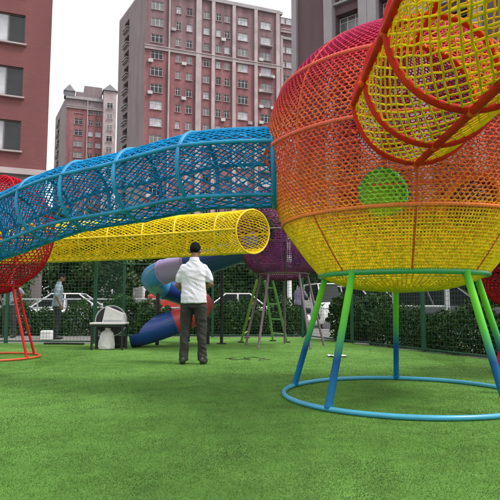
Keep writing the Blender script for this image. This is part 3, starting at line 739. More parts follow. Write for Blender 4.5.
# ------------------------------------------------------------------ wire fence
def fence(label, pts, m, wire_m, spc=2.4, H=1.95, skip=False):
    root = thing('wire_fence', label, 'fence', (pts[0][0], pts[0][1], 0))
    posts = []
    for a, b in zip(pts[:-1], pts[1:]):
        a, b = Vector((*a, 0)), Vector((*b, 0)); L = (b-a).length; k = max(1, round(L/spc))
        for i in range(k):
            p, q = a.lerp(b, i/k), a.lerp(b, (i+1)/k); d = (q-p).normalized(); W = (q-p).length
            posts += [p, q]; A, B = [], []
            nx = int(W/.075); nz = int((H-.1)/.075)
            for j in range(1, nx): o = p+d*W*j/nx; A.append((o.x, o.y, .06)); B.append((o.x, o.y, H))
            for j in range(nz+1): z = .06+(H-.06)*j/nz; A.append((p.x, p.y, z)); B.append((q.x, q.y, z))
            net_mesh('wire_panel', A, B, .0026, wire_m, root, 4)
            for z in (.05, H): bm = MB(); bm.tube([p+Vector((0, 0, z)), q+Vector((0, 0, z))], .016, 8); bm.build('rail', m, root)
    seen = [posts[0]] if skip else []
    for p in posts:
        if any((p-q).length < .05 for q in seen): continue
        seen.append(p); bm = MB(); bm.box((p.x, p.y, H/2+.03), (.065, .065, H+.1)); bm.box((p.x, p.y, H+.09), (.08, .08, .02)); bm.build('post', m, root)
    return root
fence('green wire mesh fence on the left in front of the standing onlookers', FEN[0:2], M['fence'], M['fence_pale'], 2.0)
fence('green wire mesh fence across the back of the lawn behind the slide', FEN[1:4], M['fence'], M['fence'], 2.4, skip=True)
fence('dark green wire mesh fence running forward along the right side behind the big ball', FEN[3:6], M['fence'], M['fence'], 2.45, skip=True)

# ------------------------------------------------------------------ foliage
def leaf_cloud(n, centers, radii, size, flat=.5):
    k = RNG.integers(0, len(centers), n); c = np.array(centers)[k]; r = np.array(radii)[k]
    d = RNG.normal(size=(n, 3)); d /= np.linalg.norm(d, axis=1, keepdims=True)
    rad = RNG.uniform(.45, 1.08, n)**.6; p = c + d*(r[:, None]*rad[:, None])*np.array([1, 1, .8])
    return leaf_quads(p, size)
def leaf_quads(p, size):
    n = len(p); t = RNG.normal(size=(n, 3)); t /= np.linalg.norm(t, axis=1, keepdims=True)
    w = np.cross(t, RNG.normal(size=(n, 3))); w /= np.linalg.norm(w, axis=1, keepdims=True)
    s = size*RNG.uniform(.6, 1.3, (n, 1)); return np.stack([p-t*s, p+w*s*.5, p+t*s, p-w*s*.5], 1)
def make_tree(label, loc, H, crown_r, m, nclump=46, nleaf=15000, leaf=.13, seed=1):
    global RNG
    RNG = np.random.default_rng(seed); rnd = random.Random(seed)
    x, y = loc; root = thing('street_tree', label, 'tree', (x, y, 0))
    bm = MB(); th = H*.36; tw = lambda z: (x+.12*math.sin(z*1.3+seed), y+.1*math.cos(z+seed), z)
    bm.tube([tw(th*k/6) for k in range(7)], [.17-.015*k for k in range(7)], 10)
    cs, rs = [], []
    for k in range(nclump):
        a = rnd.uniform(0, 2*PI); q = rnd.uniform(.15, 1)**.6; zz = rnd.uniform(-1, 1)
        rr = crown_r*math.sqrt(max(.08, 1-.8*zz*zz))*q; c = (x+rr*math.cos(a), y+rr*math.sin(a), H*.57+zz*H*.36)
        cs.append(c); rs.append(crown_r*rnd.uniform(.22, .38))
        if k % 3 == 0:
            s = tw(th*rnd.uniform(.7, 1)); bm.tube([s, Vector(s).lerp(Vector(c), .5)+Vector((0, 0, .2)), c], [.07, .045, .015], 6)
    bm.build('trunk', M['bark'], root)
    quads_mesh('crown', leaf_cloud(nleaf, cs, rs, leaf), m, root)
    return root
def place_tree(proto, label, loc, rz, s):
    c = copy_tree(proto); c['label'] = label; c.location = (loc[0], loc[1], 0); c.rotation_euler.z = rz; c.scale = (s, s, s); return c
TREES = 'trees along the far side of the road'
tA = make_tree('dark bushy tree behind the white car on the left', (-9.5, 34.5), 6.8, 3.3, M['foliage'], seed=3); tA['group'] = TREES
tB = make_tree('lighter green tree above the lorry behind the slide', (-5.2, 35), 6.4, 3.0, M['foliage2'], seed=5); tB['group'] = TREES
place_tree(tA, 'dark tree directly behind the man in the white shirt', (-2.2, 35.5), 2.1, .95)['group'] = TREES
place_tree(tA, 'dark tree behind the lime ladder and the slide post', (1.0, 34.6), 4.0, 1.0)['group'] = TREES
place_tree(tB, 'lighter green tree behind the white post and the scooter rider', (4.2, 35.4), 1.2, 1.02)['group'] = TREES
place_tree(tA, 'dark tree behind the silver car', (8.0, 34.8), 5.2, 1.05)['group'] = TREES
place_tree(tB, 'lighter green tree behind the black car on the right', (12.0, 35.2), 3.3, 1.05)['group'] = TREES
place_tree(tA, 'dark tree beyond the grey tee onlooker, foot of the plain red building', (-13.5, 34.2), .6, 1.02)['group'] = TREES
place_tree(tB, 'lighter green tree at the far left edge behind the red ball', (-17.5, 35), 2.5, 1.0)['group'] = TREES
place_tree(tA, 'dark tree at the far right edge past the fence', (16.5, 34.8), 2.8, 1.05)['group'] = TREES
place_tree(tA, 'small dark tree close to the foot of the plain red block', (-11.8, 25.4), 3.0, .62)['group'] = TREES
place_tree(tB, 'small lighter tree before the plain red block at the far left', (-15.2, 25.0), 1.0, .66)['group'] = TREES
def hedge(label, a, b, h, d, n, leaf=.045, round_top=.5):
    a, b = Vector((*a, 0)), Vector((*b, 0)); t = (b-a).normalized(); s = Vector((-t.y, t.x, 0)); L = (b-a).length
    root = thing('hedge', label, 'hedge', tuple((a+b)/2))
    u = RNG.uniform(0, L, n); ang = RNG.uniform(-.15, PI+.15, n); q = RNG.uniform(.72, 1.05, n)
    lump = 1+.16*np.sin(u*3.1)+.12*np.sin(u*7.3+1)+.06*np.sin(u*17)
    z = np.clip(h*lump*np.abs(np.sin(ang))**.55*q, .02, None)*np.where(RNG.random(n) < .3, RNG.random(n), 1); v = d/2*np.cos(ang)*lump*q
    p = np.array(a)[None] + u[:, None]*np.array(t) + v[:, None]*np.array(s) + np.stack([0*u, 0*u, z], 1)
    quads_mesh('leaves', leaf_quads(p, leaf), M['hedge'], root)
    k = int(L/.5)
    for i in range(k):
        o = a.lerp(b, (i+.5)/k); bm = MB(); bm.tube([o, o+Vector((random.uniform(-.08, .08), random.uniform(-.05, .05), h*.6))], [.02, .008], 5); bm.build('stem', M['bark'], root)
    return root
hedge('low clipped dark hedge behind the back fence and the ladders', (-3.2, 15.75), (1.6, 15.6), .66, .9, 24000, .036)
hedge('low dark hedge behind the left fence at the onlookers', (-9.3, 15.9), (-4.3, 15.8), .78, .9, 20000, .038)
hedge('taller dark hedge outside the right fence below the black car', (2.95, 12.2), (5.6, 5.9), .72, .8, 34000, .032)
hedge('long dark hedge added beyond the road to darken the strip under the trees', (-20, 33.2), (18, 33.2), 1.7, 1.6, 26000, .085)  # added understory, stands in for the shade beneath the trees
def bush(label, loc, r, h, n, leaf=.055):
    root = thing('shrub', label, 'shrub', (*loc, 0)); cs, rs = [], []
    for k in range(16):
        a = random.uniform(0, 2*PI); q = random.random()**.5; z = random.uniform(.12, .82)*h
        cs.append((loc[0]+r*q*.75*math.cos(a), loc[1]+r*q*.75*math.sin(a), z)); rs.append(r*random.uniform(.3, .45))
    for c in cs[:8]: bm = MB(); bm.tube([(loc[0], loc[1], 0), c], [.025, .008], 5); bm.build('stem', M['bark'], root)
    V = leaf_cloud(n, cs, rs, leaf); V[..., 2] = np.maximum(V[..., 2], .01)
    quads_mesh('leaves', V, M['hedge'], root); return root
bush('round dark shrub in front of the silver car', (2.85, 13.3), .95, 1.12, 7500)
bush('dark shrub beside the table behind the back fence', at(133, 325, 16.2).xy, .8, 1.15, 6000)
bush('rounded dark shrub left of the lime ladder behind the hedge', at(222, 325, 17.2).xy, .8, 1.0, 5000)
bush('dark shrub right of the ladders behind the hedge', at(263, 320, 17).xy, .9, 1.15, 5500)

# ------------------------------------------------------------------ vehicles
def car(label, loc, rz, pm, kind='car', L=4.5, H=1.48, W=1.76, group='vehicles parked along the road'):
    root = thing('parked_car', label, 'car', (0, 0, 0), 0, group)
    hw = W/2; sc = L/4.5; bz = .62*H if kind == 'car' else .58*H
    # lower body stations: x, z top, half width
    if kind == 'van': st = [(-2.2, .9*bz, .92), (-2.15, bz+.05, .97), (-1, bz+.08, 1), (.6, bz+.06, 1), (1.5, bz, .99), (1.95, .93*bz, .96), (2.2, .75*bz, .88), (2.25, .5*bz, .84)]
    elif kind == 'suv': st = [(-2.25, .8*bz, .9), (-2.18, bz, .95), (-1, bz+.04, 1), (.6, bz+.02, 1), (1.2, bz-.01, .99), (1.9, .93*bz, .95), (2.18, .82*bz, .87), (2.25, .5*bz, .83)]
    else: st = [(-2.25, .75*bz, .86), (-2.15, bz-.02, .92), (-1.3, bz+.02, .98), (0, bz+.02, 1), (.9, bz-.01, 1), (1.7, .9*bz, .95), (2.12, .76*bz, .86), (2.25, .5*bz, .8)]
    bm = MB(); n = 12
    vs, fs = [], []
    for x, zt, w in st:
        z0 = .22; q = hw*w
        sec = [(-q*.86, z0), (-q*.97, z0+.12), (-q, .5*(z0+zt)), (-q*.97, zt-.1), (-q*.88, zt-.01), (-q*.4, zt+.012), (q*.4, zt+.012), (q*.88, zt-.01), (q*.97, zt-.1), (q, .5*(z0+zt)), (q*.97, z0+.12), (q*.86, z0)]
        vs += [(x*sc, y, z) for y, z in sec]
    for i in range(len(st)-1):
        for k in range(n): k2 = (k+1) % n; fs.append((i*n+k, i*n+k2, i*n+n+k2, i*n+n+k))
    fs.append(tuple(range(n-1, -1, -1))); fs.append(tuple((len(st)-1)*n+k for k in range(n)))
    bm.add(vs, fs); body = bm.build('body', pm, root)
    # greenhouse
    if kind == 'van': g = (-2.12, -2.02, 1.05, 1.75)
    elif kind == 'suv': g = (-2.14, -1.9, .25, 1.05)
    else: g = (-1.75, -1.0, .2, .98)
    x0, x1, x2, x3 = [v*sc for v in g]; zb = bz-.03; zr = H
    def gh(inset):
        a = hw*.9-inset; c = hw*.74-inset; return [(x0+inset, -a, zb), (x3-inset, -a, zb), (x3-inset, a, zb), (x0+inset, a, zb), (x1+inset, -c, zr-.05), (x2-inset, -c, zr-.05), (x2-inset, c, zr-.05), (x1+inset, c, zr-.05)]
    F = [(3,2,1,0),(4,5,6,7),(0,1,5,4),(2,3,7,6),(1,2,6,5),(3,0,4,7)]
    bm = MB(); bm.add(gh(.0), F); bm.build('windows', M['car_glass'], root, False)
    bm = MB(); c = hw*.77; bm.bbox(((x1+x2)/2, 0, zr-.03), ((x2-x1)+.1, 2*c, .075), .03); bm.build('roof', pm, root)
    V = [Vector(p) for p in gh(-.012)]
    for a_, b_ in ((0, 4), (1, 5), (2, 6), (3, 7)): bm = MB(); bm.tube([V[a_], V[b_]], .032, 6); bm.build('pillar', pm, root)
    for t in ((.5,) if kind != 'van' else (.35, .66)):
        for i0, i1, j0, j1 in ((0, 1, 4, 5), (3, 2, 7, 6)): bm = MB(); bm.tube([V[i0].lerp(V[i1], t), V[j0].lerp(V[j1], t)], .04, 6); bm.build('pillar', pm, root)
    r = .335 if kind == 'car' else .36
    for x in (-1.38*sc, 1.38*sc):
        for s in (-1, 1):
            bm = MB(); y = s*(hw-.10); bm.tube([(x, y-.11, r), (x, y-.09, r), (x, y+.09, r), (x, y+.11, r)], [r*.93, r, r, r*.93], 24); w = bm.build('wheel', M['tyre'], root)
            bm = MB(); bm.tube([(x, y+s*.10, r), (x, y+s*.122, r)], [r*.66, r*.6], 20); bm.build('rim', M['rim'], w)
            for k in range(5):
                pass
    for s in (-1, 1):
        bm = MB(); bm.ball((2.1*sc, s*hw*.68, bz*.74), (.14, .2, .075)); bm.build('headlight', M['lamp'], root)
        bm = MB(); bm.bbox((-2.2*sc, s*hw*.74, bz*.86), (.1, .26, .16), .02); bm.build('tail_light', M['tail'], root)
        bm = MB(); bm.bbox((.85*sc, s*(hw+.09), bz+.06), (.12, .2, .13), .03); bm.build('mirror', pm, root)
    bm = MB(); bm.bbox((2.22*sc, 0, .4), (.1, W*.6, .16), .03); bm.build('grille', M['black'], root)
    bm = MB(); bm.bbox((2.275*sc, 0, .46), (.015, .44, .12), .005); bm.build('number_plate', M['white'], root)
    root.location = loc; root.rotation_euler.z = rz; return root
def gp(px, Y, z=-.12): p = at(px, 300, Y); return (p.x, Y, z)
car('silver off-roader parked behind the round shrub', gp(366, 24.5), R(-52), M['p_silver'], 'suv', 4.6, 1.82, 1.85)
car('black saloon car parked outside the right fence', gp(452, 20.8), R(-25), M['p_black'], 'suv', 4.6, 1.62, 1.8)
car('white van facing the lawn beside the scooter rider', gp(324, 26), R(-78), M['p_white'], 'van', 4.6, 1.95, 1.75)
car('white saloon car parked behind the left onlookers', gp(78, 24.5), R(4), M['p_white'], 'car')
car('white hatchback car seen to the right of the man', gp(229, 25.5), R(184), M['p_white'], 'car', 4.2, 1.5)
car('silver car at the far left edge of the road behind the red ball', gp(-14, 25), R(3), M['p_silver'], 'car')
# small lorry behind the slide
lt = thing('small_lorry', 'small red lorry with a white box body behind the slide', 'lorry', (0, 0, 0), 0, 'vehicles parked along the road')
bm = MB(); bm.bbox((1.75, 0, .95), (1.1, 1.7, 1.1), .12); bm.bbox((1.62, 0, 1.62), (.8, 1.6, .35), .12); bm.build('cab', M['p_red'], lt)
bm = MB(); bm.bbox((2.12, 0, 1.45), (.12, 1.4, .42), .03); bm.bbox((1.7, 0, 1.45), (.6, 1.72, .36), .03); bm.build('windows', M['car_glass'], lt)
bm = MB(); bm.bbox((-.55, 0, 1.25), (3.2, 1.8, 1.15), .03); bm.build('box_body', M['p_white'], lt)
bm = MB(); bm.bbox((-.3, 0, .52), (4.0, 1.0, .16), .02); bm.build('chassis', M['black'], lt)
for x in (-1.3, 1.55):
    for s in (-1, 1):
        bm = MB(); bm.tube([(x, s*.8-.1, .36), (x, s*.8+.1, .36)], .36, 22); w = bm.build('wheel', M['tyre'], lt)
        bm = MB(); bm.tube([(x, s*.9, .36), (x, s*.93, .36)], .2, 18); bm.build('rim', M['rim'], w)
for s in (-1, 1): bm = MB(); bm.bbox((2.31, s*.6, .75), (.04, .26, .18), .01); bm.build('headlight', M['lamp'], lt)
bm = MB(); bm.bbox((2.32, 0, .5), (.06, 1.6, .16), .02); bm.build('bumper', M['white'], lt)
lt.location = gp(158, 26.5); lt.rotation_euler.z = R(-70)

# motor scooter with its rider's position beside the white van
def scooter(label, loc, rz):
    root = thing('motor_scooter', label, 'motor scooter', (0, 0, 0))
    for x in (-.58, .6):
        bm = MB(); bm.tube([(x+.23*math.cos(2*PI*k/24), 0, .23+.23*math.sin(2*PI*k/24)-0) for k in range(24)], .05, 8, True); w = bm.build('wheel', M['tyre'], root)
        bm = MB(); bm.tube([(x, -.03, .23), (x, .03, .23)], .17, 16); bm.build('rim', M['rim'], w)
    bm = MB(); bm.tube([(-.85, 0, .62), (-.6, 0, .64), (-.25, 0, .56), (-.12, 0, .36), (.2, 0, .3), (.42, 0, .36), (.5, 0, .6), (.44, 0, .92)], [.05, .13, .15, .14, .12, .12, .11, .07], 12); bm.build('body', M['p_white'], root)
    bm = MB(); bm.tube([(-.75, 0, .76), (-.5, 0, .79), (-.1, 0, .75)], [.08, .13, .1], 12); bm.build('seat', M['black'], root)
    bm = MB(); bm.tube([(.6, 0, .25), (.42, 0, .98)], .025, 8); bm.tube([(.36, -.32, 1.02), (.43, 0, .97), (.36, .32, 1.02)], .017, 8); bm.build('handlebar', M['black'], root)
    bm = MB(); bm.ball((.52, 0, .86), (.05, .09, .07)); bm.build('headlight', M['lamp'], root)
    root.location = loc; root.rotation_euler.z = rz; return root
scooter('white motor scooter behind the hedge in front of the white van', gp(312, 20.5, -.12), R(-35))

wo = ground(247, 360.5); ps = []
for k in range(90):
    t_ = k/89; ps.append((wo.x-.34+.68*t_+.10*math.sin(t_*19), wo.y+.22*math.sin(t_*11+1)*(.4+t_)*.8, .022+.012*math.sin(t_*31)**2))
bm = MB(); bm.tube(ps, .0045, 6); tag(bm.build('wire_offcut', M['black'], None), 'tangled dark wire offcut on the turf right of the man', 'wire')
q0, q1 = ground(44, 344.5), ground(84, 345); bm = MB(); bm.tube([(q0.x, q0.y, .026), ((q0.x+q1.x)/2, (q0.y+q1.y)/2, .028), (q1.x, q1.y, .026)], .022, 10); tag(bm.build('loose_pole', M['black'], None), 'dark pole lying on the turf below the left fence', 'pole')
# steel railing at the kerb, white post, grey frame
r = thing('kerb_railing', 'grey steel railing at the kerb behind the table and slide', 'railing', (-5.5, 19.4, 0))
for z in (.45, .75, 1.05): bm = MB(); bm.tube([(-10.5, 19.4, z), (-2.4, 19.4, z)], .028, 8); bm.build('rail', M['steel'], r)
for k in range(9): bm = MB(); bm.tube([(-10.5+k*1.0125, 19.4, 0), (-10.5+k*1.0125, 19.4, 1.08)], .03, 8); bm.build('post', M['steel'], r)
wp = at(289.5, 300, 18.6); r = thing('lamp_post', 'thick white lamp post behind the ladders and the purple ball', 'lamp post', (wp.x, wp.y, 0))
bm = MB(); bm.tube([(wp.x, wp.y, 0), (wp.x, wp.y, .3), (wp.x, wp.y, .32), (wp.x, wp.y, 4.4)], [.13, .13, .085, .065], 14); bm.build('pole', M['white'], r)
bm = MB(); bm.tube([(wp.x, wp.y, 4.4), (wp.x-.1, wp.y-.25, 4.65), (wp.x-.2, wp.y-.6, 4.7)], .03, 8); bm.bbox((wp.x-.22, wp.y-.75, 4.69), (.16, .4, .07), .02); bm.build('lamp_head', M['steel'], r)
g0 = at(447, 300, 13.4); r = thing('barrier_frame', 'grey metal barrier frame outside the right fence before the black car', 'barrier', (g0.x, g0.y, 0))
for x, wdt in ((0, .1), (-1.3, .06)): bm = MB(); bm.box((g0.x+x, g0.y, .62), (wdt, wdt, 1.24)); bm.build('post', M['steel'], r)
for z in (.82, .35): bm = MB(); bm.tube([(g0.x-1.28, g0.y, z), (g0.x-.05, g0.y, z)], .022, 8); bm.build('rail', M['steel'], r)

# ------------------------------------------------------------------ buildings
M['w_left'] = wall_mat('wall_brick_red', (.18, .062, .063), (.20, .070, .068), (.4, .1), .95, .14)
M['w_pink'] = wall_mat('wall_rose_tile', (.26, .105, .115), (.30, .130, .138), (.6, .2), .9, .40)
M['w_mauve'] = wall_mat('wall_mauve_tile', (.205, .120, .130), (.235, .145, .152), (.6, .2), .9, .40)
M['w_grey'] = wall_mat('wall_grey_render', (.225, .175, .182), (.245, .195, .20), (2.9, 2.9), .95, .2)
M['w_right'] = wall_mat('wall_plum_grey', (.13, .078, .088), (.14, .086, .095), (.5, .15), .95, .14)
M['trim'] = mat('pale_trim', (.40, .325, .328), .8, .22, .45)
M['trim_grey'] = mat('grey_trim', (.33, .30, .31), .8, .12, .6)
M['wframe'] = mat('window_frame_white', (.62, .61, .60), .5, .05, 3)
M['wframe_dark'] = mat('window_frame_brown', (.10, .08, .08), .5, .1, 3)
M['g_dark'] = glass('window_glass_dark', (.022, .022, .026), .08, .5); M['g_mid'] = glass('window_glass_curtain', (.16, .15, .15), .12)
M['g_pale'] = glass('window_glass_pale', (.42, .42, .45), .15); M['g_green'] = glass('window_glass_green', (.06, .10, .04), .15)
M['ac'] = mat('ac_unit_white', (.48, .47, .46), .5, .1, 5)

def facade(b, mp, W, Hh, ops, depth=.22, z0=0.0):
    """wall plane with real openings and reveals; mp maps (u, out, z) to local xyz; ops = (u0,u1,z0,z1)"""
    us = sorted({0.0, W, *[o[0] for o in ops], *[o[1] for o in ops]}); zs = sorted({z0, Hh, *[o[2] for o in ops], *[o[3] for o in ops]})
    us = [u for i, u in enumerate(us) if i == 0 or u-us[i-1] > 1e-4]; zs = [z for i, z in enumerate(zs) if i == 0 or z-zs[i-1] > 1e-4]
    for i in range(len(us)-1):
        run = None
        for j in range(len(zs)-1):
            uc, zc = (us[i]+us[i+1])/2, (zs[j]+zs[j+1])/2
            if any(o[0] < uc < o[1] and o[2] < zc < o[3] for o in ops):
                if run is not None: b.add([mp(us[i], 0, run), mp(us[i+1], 0, run), mp(us[i+1], 0, zs[j]), mp(us[i], 0, zs[j])], [(0,1,2,3)]); run = None
            elif run is None: run = zs[j]
        if run is not None: b.add([mp(us[i], 0, run), mp(us[i+1], 0, run), mp(us[i+1], 0, zs[-1]), mp(us[i], 0, zs[-1])], [(0,1,2,3)])
    for u0, u1, a0, a1 in ops:
        q = [mp(u0, 0, a0), mp(u1, 0, a0), mp(u1, 0, a1), mp(u0, 0, a1), mp(u0, -depth, a0), mp(u1, -depth, a0), mp(u1, -depth, a1), mp(u0, -depth, a1)]
        b.add(q, [(0,4,5,1),(1,5,6,2),(2,6,7,3),(3,7,4,0)])
WCACHE = {}
def window_meshes(w, h, panes, frame_m, pane_m, sill_m, bar=True):
    key = (round(w, 2), round(h, 2), panes, bar, frame_m.name, pane_m.name)
    if key in WCACHE: return WCACHE[key]
    f = MB(); t = .06
    for z in (t/2, h-t/2): f.box((w/2, .14, z), (w, .06, t))
    xs = [t/2] + [w*k/panes for k in range(1, panes)] + [w-t/2]
    for x in xs: f.box((x, .14, h/2), (t, .062, h-2*t))
    if h > 1.2 and bar: f.box((w/2, .14, h*.7), (w-2*t, .05, .045))
    s = MB(); s.box((w/2, -.06, -.045), (w+.2, .22, .08))
    p = MB(); n = panes
    p.box((w/2, .165, h/2), (w-.02, .012, h-.02))
    fm = f.build('wf', frame_m, None, False); sm = s.build('ws', sill_m, None, False); pm = p.build('wp', pane_m, None, False)
    WCACHE[key] = (fm.data, sm.data, pm.data)
    for o in (fm, sm, pm): bpy.data.objects.remove(o)
    return WCACHE[key]
def put_window(root, u, z, w, h, panes, frame_m, pane_m, sill_m, out=0.0, bar=True):
    fd, sd, pd = window_meshes(w, h, panes, frame_m, pane_m, sill_m, bar)
    o = bpy.data.objects.new('window', fd); col.objects.link(o); o.parent = root; o.location = (u, out, z)
    for nm, d in (('sill', sd), ('pane', pd)):
        c = bpy.data.objects.new(nm, d); col.objects.link(c); c.parent = o
    return o
def merged_windows(root, items):
    """what lies low behind the nets: one part for all remaining windows"""
    f, p = MB(), MB()
    for u, z, w, h, panes in items:
        for zz in (.03, h-.03): f.box((u+w/2, .14, z+zz), (w, .06, .06))
        for k in range(panes+1): f.box((u+min(max(w*k/panes, .03), w-.03), .14, z+h/2), (.06, .062, h-.12))
        f.box((u+w/2, -.06, z-.045), (w+.2, .22, .08))
        p.box((u+w/2, .165, z+h/2), (w-.02, .012, h-.02))
    o = f.build('window_rows', M['wframe'], root, False, origin=(0, 0, 0)); o['kind'] = 'stuff'
    p.build('panes', M['g_dark'], o, False, origin=(0, 0, 0))
def pane_for(rnd):
    r = rnd.random(); return M['g_dark'] if r < .38 else M['g_mid'] if r < .62 else M['g_pale']

def u_on(px, py, C, d):
    r = ray(px, py); den = d[0]*r.y - d[1]*r.x            # C + u d = t r (xy)
    return (r.x*C[1] - r.y*C[0])/den if abs(den) > 1e-9 else 0
def tower(label, pxc, Yc, ang, px_end, ztop, cols, pil, floors, zf, mats, px_side, Yside, band=None, top=None, row=80):
    rnd = random.Random(pxc)
    c = at(pxc, row, Yc); C = (c.x, c.y); d = (math.cos(R(ang)), math.sin(R(ang)))
    W = u_on(px_end, row, C, d)
    root = thing('apartment_tower', label, 'building', (C[0], C[1], 0), R(ang))
    wm, upm, sidem = mats
    mp = lambda u, o, z: (u, -o, z)
    ops = []; wins = []
    for k in range(floors):
        z = zf - 2.9*k
        if z < 1: break
        for px, w, panes in cols:
            u = u_on(px, row, C, d)-w/2; h = 1.5 if w > 1.3 else 1.35
            ops.append((u, u+w, z, z+h)); wins.append((u, z, w, h, panes))
    split = band if band else ztop
    b = MB(); facade(b, mp, W, split, [o for o in ops if o[3] <= split]); b.build('wall', wm, root, False, origin=(0, 0, 0))
    if band: b = MB(); facade(b, mp, W, ztop, [o for o in ops if o[2] >= split], z0=split); b.build('wall', upm, root, False, origin=(0, 0, 0))
    wins.sort(key=lambda q: -q[1])
    for u, z, w, h, panes in wins[:96]:
        put_window(root, u, z, w, h, panes, M['wframe'] if rnd.random() < .8 else M['trim_grey'], pane_for(rnd), M['trim'])
    if wins[96:]: merged_windows(root, wins[96:])
    for px, wd in pil:
        u = u_on(px, row, C, d); b = MB(); b.box((u, -.14, ztop/2), (wd, .46, ztop)); b.build('pilaster', M['trim'], root, False, origin=(0, 0, 0))
    if band: b = MB(); b.box((W/2, -.12, band), (W-.02, .36, .5)); b.box((W/2, -.2, band+.32), (W+.1, .5, .14)); b.build('cornice', M['trim'], root, False, origin=(0, 0, 0))
    # depth of the block, left side face with balconies
    s = at(px_side, row, Yside); e = Vector((s.x-C[0], s.y-C[1])); D = max(6, e.length)
    Minv = Matrix.Rotation(-R(ang), 2); e = Minv @ e; en = e.normalized()
    mps = lambda u, o, z: (en.x*u - en.y*o*1, en.y*u + en.x*o, z)
    so = []
    for k in range(floors):
        z = zf-2.9*k
        if z < 2: break
        so.append((D*.58, D*.76, z-.2, z+1.9))
    b = MB(); facade(b, mps, D, ztop, so, 1.2); b.build('wall', sidem, root, False, origin=(0, 0, 0))
    b = MB()
    for u0, u1, z0, z1 in so:
        q = [mps(u0, -1.19, z0), mps(u1, -1.19, z0), mps(u1, -1.19, z1), mps(u0, -1.19, z1)]; b.add(q, [(0, 1, 2, 3)])
    o = b.build('balcony_doors', M['g_dark'], root, False, origin=(0, 0, 0)); o['kind'] = 'stuff'
    b = MB()
    for u0, u1, z0, z1 in so:
        for z, hh, o1 in ((z0, .12, .55), (z0+.5, .9, .0)):
            a0, a1 = u0-.05, u1+.05; ov = .5
            q = [mps(a0, .0, z), mps(a1, .0, z), mps(a1, ov, z), mps(a0, ov, z), mps(a0, .0, z+.14), mps(a1, .0, z+.14), mps(a1, ov, z+.14), mps(a0, ov, z+.14)]
            b.add(q, [(3,2,1,0),(4,5,6,7),(0,1,5,4),(2,3,7,6),(1,2,6,5),(3,0,4,7)])
    o = b.build('balconies', M['trim_grey'], root, False, origin=(0, 0, 0)); o['kind'] = 'stuff'
    # back, right flank and roof
    p0, p1 = Vector((0, 0)), Vector((W, 0)); p2, p3 = p1+e, p0+e
    b = MB(); b.add([(p1.x, p1.y, 0), (p2.x, p2.y, 0), (p2.x, p2.y, ztop), (p1.x, p1.y, ztop), (p3.x, p3.y, 0), (p3.x, p3.y, ztop)], [(0,1,2,3),(1,4,5,2)]); b.build('wall', sidem, root, False, origin=(0, 0, 0))
    b = MB(); 
    b.add([(p.x, p.y, ztop) for p in (p0, p1, p2, p3)] + [(p.x, p.y, ztop+.3) for p in (p0, p1, p2, p3)], [(3,2,1,0),(4,5,6,7),(0,1,5,4),(1,2,6,5),(2,3,7,6),(3,0,4,7)])
    b.box((W/2, -.1, ztop-.35), (W+.5, .6, .5)); b.build('roof', M['trim_grey'], root, False, origin=(0, 0, 0))
    return root, W, e, ztop
# main tower
zf0 = at(156.5, 20.2, 88).z - .7
tw, W, e, zt = tower('tall rose brick apartment tower with pale pilasters behind the blue tunnel', 144, 88, 20, 281, 54.5,
    [(156.5, 2.0, 3), (178, .85, 2), (189, 1.0, 2), (206.3, 1.05, 2), (218.5, .9, 2), (227, .95, 2), (243, 1.9, 3), (266, 2.0, 3)],
    [(168.5, .25), (198, .95), (212.7, .6), (233.5, .6), (255.5, .6), (277.5, .7)], 16, zf0+2.9, (M['w_pink'], M['w_mauve'], M['w_grey']), 118, 100, band=at(156, 47, 88).z)
C = (at(144, 80, 88).x, 88); d = (math.cos(R(20)), math.sin(R(20)))
for k in range(9):                                             # air conditioners and little balconies by the right hand windows
    z = zf0 - 2.9*k - .15
    for px in (255.5+5, 272):
        if random.random() < .62:
            u = u_on(px, 80, C, d); b = MB(); b.bbox((u, -.30, z), (.8, .32, .55), .03); b.build('air_conditioner', M['ac'], tw, False, origin=(0, 0, 0))
    u = u_on(266, 80, C, d)
    if random.random() < .7:
        b = MB(); b.box((u, -.35, z-.25), (2.3, .7, .08))
        for q in range(9): b.box((u-1.1+q*.275, -.67, z+.05), (.03, .03, .52))
        b.box((u, -.67, z+.33), (2.3, .04, .04)); b.build('balcony', M['trim_grey'], tw, False, origin=(0, 0, 0))
for k in range(12):
    for px in (172.5, 183.5, 222.8, 249.5, 150):
        if random.random() < .26:
            u = u_on(px, 80, C, d); b = MB(); b.bbox((u, -.28, zf0-2.9*k-.5+random.choice((0, 0, .3))), (.8, .32, .56), .03); b.build('air_conditioner', M['ac'] if random.random() < .6 else M['trim_grey'], tw, False, origin=(0, 0, 0))
# set-back wing on the right of the tower
tower('narrow mauve wing set back between the tall tower and the plum building', 280.5, 101, 20, 296, 52.2, [(283.5, .9, 2), (289.5, 1.2, 2)], [(281.3, .5)], 16, at(284, 20, 101).z-.7, (M['w_mauve'], M['w_mauve'], M['w_mauve']), 279, 112, band=at(288, 31, 101).z)
# far tower
M['slate'] = mat('slate_grey', (.15, .145, .155), .8, .2, 1)
zf1 = at(80, 109, 135).z - .7
ft, W, e, zt = tower('smaller distant rose apartment tower with grey spired top floors', 67.5, 135, 20, 104, at(70, 96, 135).z, [(80, 2.0, 2), (92, 1.1, 2), (99.5, 1.3, 2)], [(88.5, .2)], 15, zf1, (M['w_pink'], M['w_grey'], M['w_grey']), 57, 152, band=at(80, 106.5, 135).z)
b = MB()
def spire(b, c, w, h, z): b.add([(c[0]-w, c[1]-w, z), (c[0]+w, c[1]-w, z), (c[0]+w, c[1]+w, z), (c[0]-w, c[1]+w, z), (c[0], c[1], z+h)], [(0,1,4),(1,2,4),(2,3,4),(3,0,4),(3,2,1,0)])
b.box((.6, 1.2, zt+.7), (2.6, 2.6, 1.4)); spire(b, (.6, 1.2), 1.45, 2.3, zt+1.4); b.build('spire', M['slate'], ft, False, origin=(0, 0, 0))
